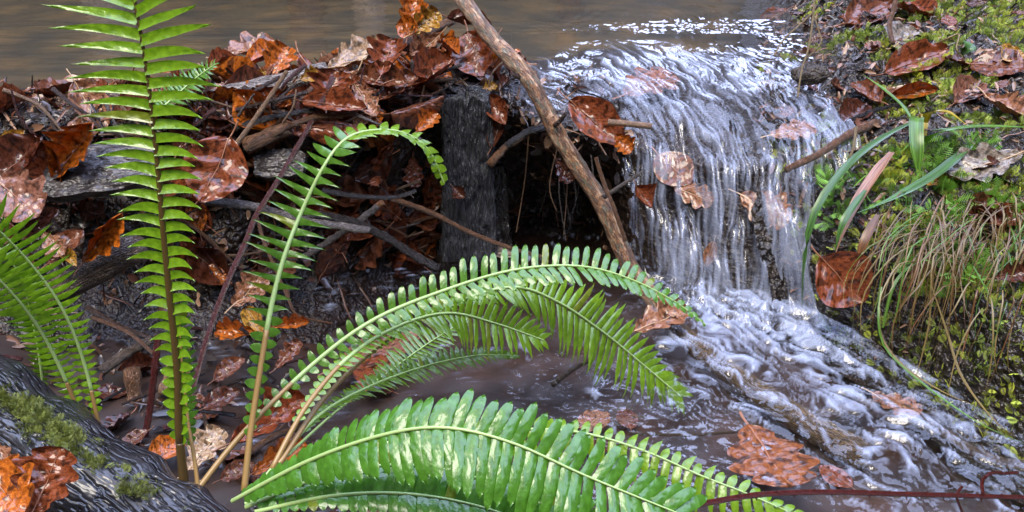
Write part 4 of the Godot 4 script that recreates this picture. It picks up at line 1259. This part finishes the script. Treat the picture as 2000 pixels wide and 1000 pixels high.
func right_bank() -> void:
	# broad sedge
	var at: Vector3 = V(0.677,0.248,-1.358)
	var o := thing("sedge_clump", "clump of broad green sedge blades arching over the bank edge", "sedge", at)
	for b in [
		[[V(0.651,0.271,-1.320),V(0.576,0.254,-1.270),V(0.499,0.229,-1.200),V(0.444,0.174,-1.150),V(0.437,0.096,-1.140),V(0.448,0.021,-1.150)], .013, "blade_deep"],
		[[V(0.654,0.276,-1.310),V(0.631,0.282,-1.280),V(0.620,0.248,-1.240),V(0.629,0.181,-1.220)], .021, "blade"],
		[[V(0.654,0.230,-1.300),V(0.657,0.265,-1.260),V(0.699,0.281,-1.240),V(0.782,0.292,-1.200)], .016, "blade"],
		[[V(0.702,0.252,-1.240),V(0.628,0.227,-1.180),V(0.550,0.209,-1.130),V(0.490,0.193,-1.110)], .017, "blade_deep"],
		[[V(0.667,0.267,-1.320),V(0.659,0.287,-1.300),V(0.677,0.294,-1.280),V(0.707,0.275,-1.260)], .013, "blade_yellow"],
		[[V(0.669,0.246,-1.320),V(0.672,0.275,-1.340),V(0.680,0.256,-1.360),V(0.663,0.230,-1.300)], .012, "blade_yellow"],
		[[V(0.649,0.269,-1.330),V(0.640,0.287,-1.360),V(0.619,0.307,-1.400),V(0.602,0.320,-1.440)], .008, "blade"],
				[[V(0.518,0.209,-1.160),V(0.478,0.178,-1.120),V(0.467,0.134,-1.110)], .011, "blade_deep"],
		[[V(0.736,0.216,-1.200),V(0.749,0.211,-1.180),V(0.773,0.209,-1.160)], .018, "blade"],
		[[V(0.679,0.254,-1.320),V(0.693,0.260,-1.300),V(0.709,0.255,-1.280)], .014, "blade"]]:
		part("blade", blade_mesh(shifted(b[0], at), b[1]), M[b[2]], o)
	# withered blades
	var wb: Array = [V(0.584,0.242,-1.240),V(0.546,0.221,-1.200),V(0.500,0.182,-1.150),V(0.473,0.125,-1.120)]
	var w := thing("withered_blade", "wide rust and white withered blade leaning on the bank edge", "blade", wb[0])
	part("blade", blade_mesh(shifted(wb, wb[0]), .016), M.withered, w)
	wb = [V(0.534,0.178,-1.140),V(0.508,0.150,-1.110),V(0.497,0.106,-1.100)]
	w = thing("withered_blade", "short brown withered blade behind the glossy beech leaf", "blade", wb[0])
	part("blade", blade_mesh(shifted(wb, wb[0]), .013), M.straw_rust, w)
	wb = [V(0.649,0.170,-1.120),V(0.676,0.166,-1.100),V(0.696,0.147,-1.080),V(0.699,0.132,-1.070)]
	w = thing("withered_blade", "wide tan withered blade bent over the grass tussock", "blade", wb[0])
	part("blade", blade_mesh(shifted(wb, wb[0]), .016), M.straw, w)
	wb = [V(0.468,0.013,-1.100),V(0.471,0.005,-1.090),V(0.475,0.017,-1.080)]
	w = thing("green_leaf", "small fresh green leaf at the water under the glossy beech leaf", "leaf", V(0.486,0.005,-1.156))
	part("blade", blade_mesh(shifted([V(0.483,0.009,-1.154),V(0.487,-0.006,-1.142),V(0.493,-0.016,-1.132)], w.position), .022), M.blade, w)
	wb = [V(0.795,0.335,-1.620),V(0.816,0.354,-1.600),V(0.836,0.361,-1.600),V(0.827,0.339,-1.580),V(0.836,0.325,-1.570)]
	w = thing("clover_stem", "pale curved stem with a small green leaf in the upper moss", "plant", wb[0])
	part("stem", tube_mesh(shifted(wb, wb[0]), .0022, .0016, 6), M.straw_pale, w)
	part("blade", blade_mesh(shifted([V(0.836,0.325,-1.570),V(0.842,0.341,-1.570),V(0.835,0.355,-1.580)], wb[0]), .03), M.blade_deep, w)
	# tussock of dry grass
	at = V(0.608,0.153,-1.104)
	o = thing("dry_grass_tussock", "tangled tussock of dry yellow grass hanging over the water", "grass", at)
	for k in 290:
		var f := rg.randf()
		var root := Vector3(lerpf(.57, .90, f), .135 + .05 * rg.randf() + .03 * f, -1.17 + .12 * rg.randf() + .05 * f)
		var go := Vector3(rg.randf_range(-.9, .7) - .5 * ss(.5, .0, f), 0, rg.randf_range(.15, 1.0)).normalized() * rg.randf_range(.05, .14)
		var rise := rg.randf_range(.005, .045)
		var drop := rg.randf_range(.03, .19)
		var p := [root, root + go * .35 + Vector3(0, rise, 0) + jit(.006), root + go * .75 + Vector3(0, rise * .5, 0) + jit(.008), root + go * 1.02 + Vector3(0, -drop * .45, .005) + jit(.012), root + go * 1.08 + Vector3(0, -drop, .01) + jit(.02)]
		part("blade", blade_mesh(shifted(p, at), rg.randf_range(.001, .0024), .3, 12), M[["straw", "straw_pale", "straw", "straw_rust", "straw_pale", "straw_rust", "straw", "blade"][k % 8]], o)
	for k in 170:
		var d := rg.randf_range(.92, 1.12)
		var e := rg.randf_range(.05, .24)
		var root := Vector3(tab(XE, d) + e, .0, -d)
		root.y = bank_y(root.x, d) + .01
		var go := Vector3(rg.randf_range(-.9, .4), 0, rg.randf_range(.1, .9)).normalized() * rg.randf_range(.03, .08)
		var drop := rg.randf_range(.04, .12)
		var p := [root, root + go * .5 + Vector3(0, rg.randf_range(.005, .03), 0), root + go + Vector3(0, -drop * .4, 0) + jit(.01), root + go * 1.15 + Vector3(0, -minf(drop, root.y), .01) + jit(.015)]
		part("blade", blade_mesh(shifted(p, at), rg.randf_range(.001, .0022), .3, 10), M[["straw", "straw_rust", "straw_pale", "straw", "straw_rust", "straw_pale", "blade_deep"][k % 7]], o)
	for b in [
		[V(0.501,0.120,-1.020),V(0.490,0.089,-0.990),V(0.497,0.054,-0.970),V(0.526,0.031,-0.930),V(0.558,0.018,-0.880),V(0.589,0.008,-0.850),V(0.623,0.006,-0.820)],
		[V(0.494,0.099,-1.000),V(0.495,0.064,-0.980),V(0.521,0.034,-0.950),V(0.565,0.014,-0.920),V(0.610,0.004,-0.900)],
		[V(0.606,0.160,-1.000),V(0.624,0.120,-0.960),V(0.643,0.075,-0.920),V(0.668,0.035,-0.900)],
		[V(0.552,0.135,-0.990),V(0.569,0.083,-0.960),V(0.580,0.037,-0.920),V(0.608,0.002,-0.870),V(0.637,-0.009,-0.850)],
		[V(0.542,0.149,-1.050),V(0.551,0.165,-1.030),V(0.581,0.170,-1.010),V(0.612,0.130,-1.000),V(0.645,0.075,-0.960),V(0.665,0.062,-0.930)],
		[V(0.504,0.068,-1.000),V(0.517,0.120,-1.020),V(0.546,0.142,-1.040),V(0.579,0.153,-1.040)],
		[V(0.636,0.186,-1.100),V(0.642,0.148,-1.060),V(0.642,0.120,-1.020),V(0.672,0.069,-0.970)]]:
		part("blade", blade_mesh(shifted(b, at), .0042, .3, 18), M.straw_pale if rg.randf() < .7 else M.blade, o)

func ferns() -> void:
	var back := Vector3(0, .45, -.9)
	# plant at the tall upright frond
	var at: Vector3 = V(-0.316,0.071,-0.660)
	var o := thing("hard_fern", "fern with one tall upright frond rising from the mossy log", "fern", at)
	frond(o, [V(-0.322,0.078,-0.660),V(-0.319,0.141,-0.665),V(-0.312,0.207,-0.670),V(-0.308,0.289,-0.675),V(-0.305,0.351,-0.680),V(-0.302,0.410,-0.685),V(-0.300,0.474,-0.690),V(-0.304,0.534,-0.700),V(-0.310,0.576,-0.710)], [Vector3(.1, .55, -.8)], 40, [.009, .013, .016, .021, .028, .034, .040, .048, .060, .076, .078, .07], {"mat": "under", "rachis": "dark", "r": .0048, "stalk": .1, "stalk_mat": "dark", "twist": .25, "lift": -.12, "sweep": -.02, "full": .88, "start": .1, "arch": true})
	frond(o, [V(-0.307,0.075,-0.655),V(-0.312,0.101,-0.670),V(-0.320,0.136,-0.690),V(-0.324,0.173,-0.705),V(-0.324,0.214,-0.715),V(-0.322,0.245,-0.720)], [Vector3(.2, .5, .8)], 18, [.004, .011, .014, .015, .014, .012], {"mat": "top", "rachis": "tan", "r": .0026, "twist": .2, "start": .25, "full": 1.0})
	frond(o, [V(-0.310,0.075,-0.655),V(-0.274,0.110,-0.700),V(-0.216,0.151,-0.760),V(-0.155,0.185,-0.800),V(-0.086,0.200,-0.840),V(0.000,0.210,-0.880),V(0.079,0.204,-0.905),V(0.143,0.180,-0.920),V(0.204,0.143,-0.930),V(0.244,0.111,-0.930)], [Vector3(-.1, .55, .8), Vector3(-.1, .85, .45)], 48, [.008, .013, .016, .019, .023, .028, .032, .034, .033, .029, .022, .013, .004], {"mat": "top", "rachis": "green", "stalk": .2, "r": .0032, "twist": .15, "lift": .22, "sweep": .25, "full": .66, "blunt": true, "start": .13})
	# plant with the curling frond
	at = V(-0.251,0.076,-0.655)
	o = thing("hard_fern", "fern with a curling frond and long fronds dipping into the pool", "fern", at)
	frond(o, [V(-0.264,0.073,-0.660),V(-0.261,0.117,-0.690),V(-0.255,0.164,-0.720),V(-0.246,0.224,-0.760),V(-0.235,0.268,-0.790),V(-0.219,0.308,-0.820),V(-0.197,0.349,-0.840),V(-0.178,0.371,-0.860),V(-0.155,0.376,-0.880),V(-0.122,0.369,-0.900),V(-0.095,0.347,-0.910),V(-0.078,0.304,-0.915)], [Vector3(.1, .5, .85), Vector3(-.2, .9, .3)], 40, [.006, .010, .013, .016, .026, .040, .045, .042, .036, .031, .022, .019, .015, .005], {"mat": "top", "rachis": "green", "stalk": .3, "r": .0034, "tri": true, "twist": .2, "lift": .05, "sweep": .03, "full": .80, "start": .1, "asym": -.16, "tip": .62, "fresh": .72})
	frond(o, [V(-0.235,0.096,-0.665),V(-0.209,0.133,-0.720),V(-0.171,0.158,-0.780),V(-0.122,0.162,-0.840),V(-0.073,0.154,-0.880),V(-0.019,0.129,-0.900),V(0.040,0.100,-0.910)], [Vector3(-.1, .7, .6)], 44, [.006, .010, .013, .016, .024, .038, .046, .046, .038, .016], {"mat": "fresh", "rachis": "green", "stalk": .3, "r": .003, "twist": -.2, "lift": .1, "full": .95, "start": .12})
	frond(o, [V(-0.229,0.098,-0.670),V(-0.195,0.126,-0.750),V(-0.141,0.143,-0.840),V(-0.074,0.155,-0.900),V(0.000,0.159,-0.940),V(0.059,0.128,-0.960),V(0.121,0.080,-0.965),V(0.178,0.029,-0.965),V(0.229,-0.016,-0.960)], [Vector3(-.05, .8, .5)], 54, [.004, .006, .008, .012, .028, .050, .062, .064, .058, .046, .026], {"mat": "fresh", "rachis": "green", "stalk": .3, "r": .003, "twist": -.1, "lift": -.1, "sweep": .25, "full": .95, "start": .2})
	at = V(-0.238,0.084,-0.665)
	o = thing("hard_fern", "fern with thin low fronds lying just above the dark pool", "fern", at)
	frond(o, [V(-0.242,0.087,-0.665),V(-0.206,0.104,-0.740),V(-0.165,0.090,-0.820),V(-0.106,0.081,-0.880),V(-0.046,0.072,-0.920),V(0.007,0.060,-0.940)], [Vector3(-.1, .9, .35)], 44, [.006, .012, .018, .024, .026, .024, .018, .006], {"mat": "deep", "rachis": "green", "r": .0026, "twist": -.1, "full": .9, "start": .15})
	frond(o, [V(-0.227,0.092,-0.690),V(-0.198,0.072,-0.800),V(-0.154,0.061,-0.900),V(-0.109,0.063,-0.970),V(-0.060,0.072,-1.020)], [Vector3(-.1, .8, .5)], 34, [.0, .0, .012, .026, .034, .034, .022, .006], {"mat": "deep", "rachis": "green", "r": .0022, "twist": -.05, "full": .75, "start": .3})
	# front plant
	at = V(-0.227,0.116,-0.590)
	o = thing("hard_fern", "fern with broad glossy fronds arching low across the foreground", "fern", at)
	frond(o, [V(-0.252,0.111,-0.600),V(-0.173,0.174,-0.575),V(-0.103,0.216,-0.555),V(-0.052,0.230,-0.545),V(0.000,0.223,-0.535),V(0.060,0.198,-0.525),V(0.136,0.168,-0.515)], [Vector3(-.12, .8, .55)], 44, [.008, .014, .021, .029, .037, .042, .045, .045, .043, .038], {"mat": "big", "rachis": "green", "r": .0026, "twist": -.12, "lift": .0, "asym": .18, "sweep": .12, "full": 1.0, "start": .03, "blunt": true})
	frond(o, [V(-0.241,0.104,-0.600),V(-0.173,0.136,-0.600),V(-0.108,0.151,-0.600),V(-0.045,0.142,-0.600),V(0.028,0.107,-0.600),V(0.075,0.075,-0.600)], [Vector3(-.12, .8, .55)], 34, [.008, .013, .02, .026, .03, .032, .032, .03], {"mat": "big", "rachis": "green", "r": .0026, "twist": -.1, "full": 1.1, "start": .03, "blunt": true})
	frond(o, [V(-0.225,0.116,-0.580),V(-0.154,0.138,-0.575),V(-0.087,0.144,-0.570),V(-0.022,0.133,-0.565),V(0.044,0.105,-0.560)], [Vector3(-.1, .8, .55)], 30, [.006, .012, .018, .024, .028, .03, .03], {"mat": "big", "rachis": "green", "r": .0024, "twist": -.1, "full": 1.1, "start": .05, "blunt": true})
	frond(o, [V(-0.253,0.082,-0.630),V(-0.149,0.117,-0.665),V(-0.050,0.129,-0.680),V(0.030,0.128,-0.685),V(0.081,0.121,-0.685),V(0.137,0.103,-0.680),V(0.188,0.083,-0.670),V(0.233,0.069,-0.660),V(0.288,0.047,-0.650)], [Vector3(-.15, .8, .55)], 46, [.006, .012, .018, .022, .024, .024, .026, .028, .028, .026, .020], {"mat": "fresh", "rachis": "green", "r": .0026, "twist": .4, "lift": -.25, "asym": .35, "sweep": .15, "full": .75, "start": .05})
	# small plant on the left of the log
	at = V(-0.471,0.067,-0.780)
	o = thing("hard_fern", "smaller fern with drooping fronds at the left end of the log", "fern", at)
	frond(o, [V(-0.481,0.074,-0.780),V(-0.487,0.123,-0.780),V(-0.494,0.177,-0.775),V(-0.501,0.230,-0.760),V(-0.516,0.288,-0.740)], [Vector3(.1, .6, .8)], 27, [.006, .014, .018, .022, .028, .034, .036, .036], {"mat": "under", "rachis": "green", "stalk": .22, "r": .0028, "twist": -.1, "full": .74, "start": .05})
	frond(o, [V(-0.463,0.064,-0.780),V(-0.468,0.126,-0.790),V(-0.474,0.190,-0.790),V(-0.487,0.244,-0.785),V(-0.505,0.299,-0.770),V(-0.519,0.337,-0.750)], [Vector3(.1, .55, .85)], 32, [.006, .012, .015, .020, .028, .036, .040, .040, .036], {"mat": "under", "rachis": "green", "stalk": .15, "r": .0026, "twist": -.1, "full": .70, "start": .05})
	frond(o, [V(-0.568,0.053,-0.860),V(-0.561,0.111,-0.860),V(-0.558,0.166,-0.860),V(-0.552,0.216,-0.850),V(-0.563,0.264,-0.840)], [Vector3(.1, .5, .85)], 30, [.006, .014, .02, .03, .036, .036, .034], {"mat": "deep", "rachis": "green", "r": .0022, "twist": .1, "full": .8, "start": .05})
	# far frond tip behind the tall one
	at = V(-0.514,0.320,-1.180)
	o = thing("fern_frond", "glossy green frond tip lying on the dam behind the tall frond", "fern", at)
	frond(o, [V(-0.514,0.316,-1.180),V(-0.489,0.337,-1.200),V(-0.459,0.362,-1.220),V(-0.433,0.379,-1.230)], [Vector3(-.2, .8, .5)], 22, [.02, .04, .046, .04, .026, .008], {"mat": "top", "rachis": "green", "r": .002, "twist": .0, "full": .9, "start": .02})

func small_stuff() -> void:
	# moss on the bank and on the log
	var xf := []
	var cols := PackedColorArray()
	for k in 75000:
		var d := rg.randf_range(.75, 2.4)
		var e := rg.randf_range(.01, 1.0)
		var x := tab(XE, d) + e
		var p := Vector3(x, bank_y(x, d), -d)
		var dens := n3(p, 5.5) + .22 + .25 * ss(1.2, 1.0, d) - .5 * ss(.25, .0, e) * ss(1.2, 1.4, d) - .25 * ss(1.25, 1.5, d) * ss(.55, .3, e)
		if dens < .04:
			continue
		p.y += .022 * n3(p, 14) + .012 * n3(p, 34)
		var up := Vector3(-.5 * ss(.12, .0, e), 1, .35) + jit(.75)
		var l := rg.randf_range(.007, .017)
		xf.append(Transform3D(turned(up, rg.randf() * TAU).scaled(Vector3.ONE * l), p - Vector3(0, .004, 0)))
		var g := rg.randf_range(.55, 1.15)
		var yel := ss(-.3, .6, n3(p, 9))
		cols.append(Color(.26 * g + .24 * yel * g, .36 * g + .18 * yel * g, .05 * g))
	scatter("bank_moss", "feathery yellow green moss covering the bank", sprig_mesh(), M.moss, xf, cols, "moss")
	xf = []
	cols = PackedColorArray()
	for k in 900:
		var d := rg.randf_range(.82, 1.3)
		var e := rg.randf_range(.045, .30)
		var x := tab(XE, d) + e
		var p := Vector3(x, bank_y(x, d), -d)
		if p.y < .02 or n3(p, 8) < -.02:
			continue
		var up := Vector3(-.7 * ss(.15, .0, e), .7, .8) + jit(.7)
		xf.append(Transform3D(turned(up, rg.randf() * TAU).scaled(Vector3.ONE * rg.randf_range(.018, .042)), p))
		var g := rg.randf_range(.6, 1.2)
		cols.append(Color(.17 * g, .36 * g, .05 * g))
	scatter("feather_moss", "loose bright green feathery moss shoots on the bank face above the water", sprig_mesh(), M.moss, xf, cols, "moss")
	xf = []
	cols = PackedColorArray()
	var axis := spline([V(-.66, .105, -.81), V(-.50, .085, -.715), V(-.35, .05, -.63), V(-.22, .02, -.555)], 100)
	for k in 7000:
		var t := rg.randf_range(.30, 1.0)
		var c := axis[int(t * 99.9)]
		var a := rg.randf_range(-.9, 1.2)
		var out := Vector3(.35 * sin(a), cos(a), .8 * sin(a)).normalized()
		var p := c + out * lerpf(.062, .052, t)
		if n3(p, 13) + .6 * n3(p, 31) + .12 - .30 * absf(a - .15) + .25 * ss(.5, .9, t) < .10:
			continue
		xf.append(Transform3D(turned(out + jit(.8), rg.randf() * TAU).scaled(Vector3.ONE * rg.randf_range(.004, .011)), p - out * .003))
		var g := rg.randf_range(.5, 1.1)
		cols.append(Color(.17 * g, .20 * g, .035 * g))
	scatter("log_moss", "short olive green moss growing on the black log", sprig_mesh(), M.moss, xf, cols, "moss")
	# bits of leaf, bark and needle packed in the dam and the bank
	xf = []
	cols = PackedColorArray()
	var tones := [Color(.05, .03, .025), Color(.10, .04, .025), Color(.03, .025, .025), Color(.16, .08, .045), Color(.06, .05, .05), Color(.22, .13, .08)]
	for k in 2800:
		var x := rg.randf_range(-1.1, .2)
		var q := rg.randf_range(.1, .93)
		var p := dam_at(x, q)
		var s := rg.randf_range(.008, .026)
		var long := rg.randf_range(.6, 2.2) if k % 3 else 4.0
		xf.append(Transform3D(turned(Vector3(0, .6, .8) + jit(1.0), rg.randf() * TAU) * Basis.from_scale(Vector3(s * long * .7, s, s if k % 3 else s * .25)), p + jit(.006)))
		cols.append(tones[rg.randi() % 6] * rg.randf_range(.6, 1.3))
	scatter("dam_litter", "broken bits of wet leaf and bark packed in the dam", chip_mesh(), M.chip, xf, cols, "litter")
	xf = []
	cols = PackedColorArray()
	for k in 6000:
		var d := rg.randf_range(1.0, 2.4)
		var x := tab(XE, d) + rg.randf_range(.0, .7)
		var p := Vector3(x, bank_y(x, d), -d)
		p.y += .022 * n3(p, 14) + .012 * n3(p, 34) + .002
		var s := rg.randf_range(.006, .018)
		xf.append(Transform3D(turned(Vector3(0, 1, .3) + jit(.8), rg.randf() * TAU) * Basis.from_scale(Vector3(s * rg.randf_range(.7, 2.5), s, s * rg.randf_range(.4, 1.0))), p))
		cols.append(tones[rg.randi() % 6] * rg.randf_range(.6, 1.3))
	scatter("bank_litter", "wet dark bits of leaf and grit strewn on the bank", chip_mesh(), M.chip, xf, cols, "litter")
	xf = []
	cols = PackedColorArray()
	for k in 1300:
		var x := rg.randf_range(-1.1, -.2)
		var d := rg.randf_range(.6, 1.25)
		var y := bed_y(x, d)
		if y < -.045:
			continue
		var s := rg.randf_range(.006, .02)
		xf.append(Transform3D(turned(Vector3(0, 1, .2) + jit(.7), rg.randf() * TAU) * Basis.from_scale(Vector3(s * rg.randf_range(.7, 2.5), s, s * rg.randf_range(.3, 1.0))), Vector3(x, y + .003, -d)))
		cols.append(tones[rg.randi() % 5] * rg.randf_range(.3, .8))
	scatter("shore_litter", "dark wet scraps of leaf on the left shore", chip_mesh(), M.chip, xf, cols, "litter")
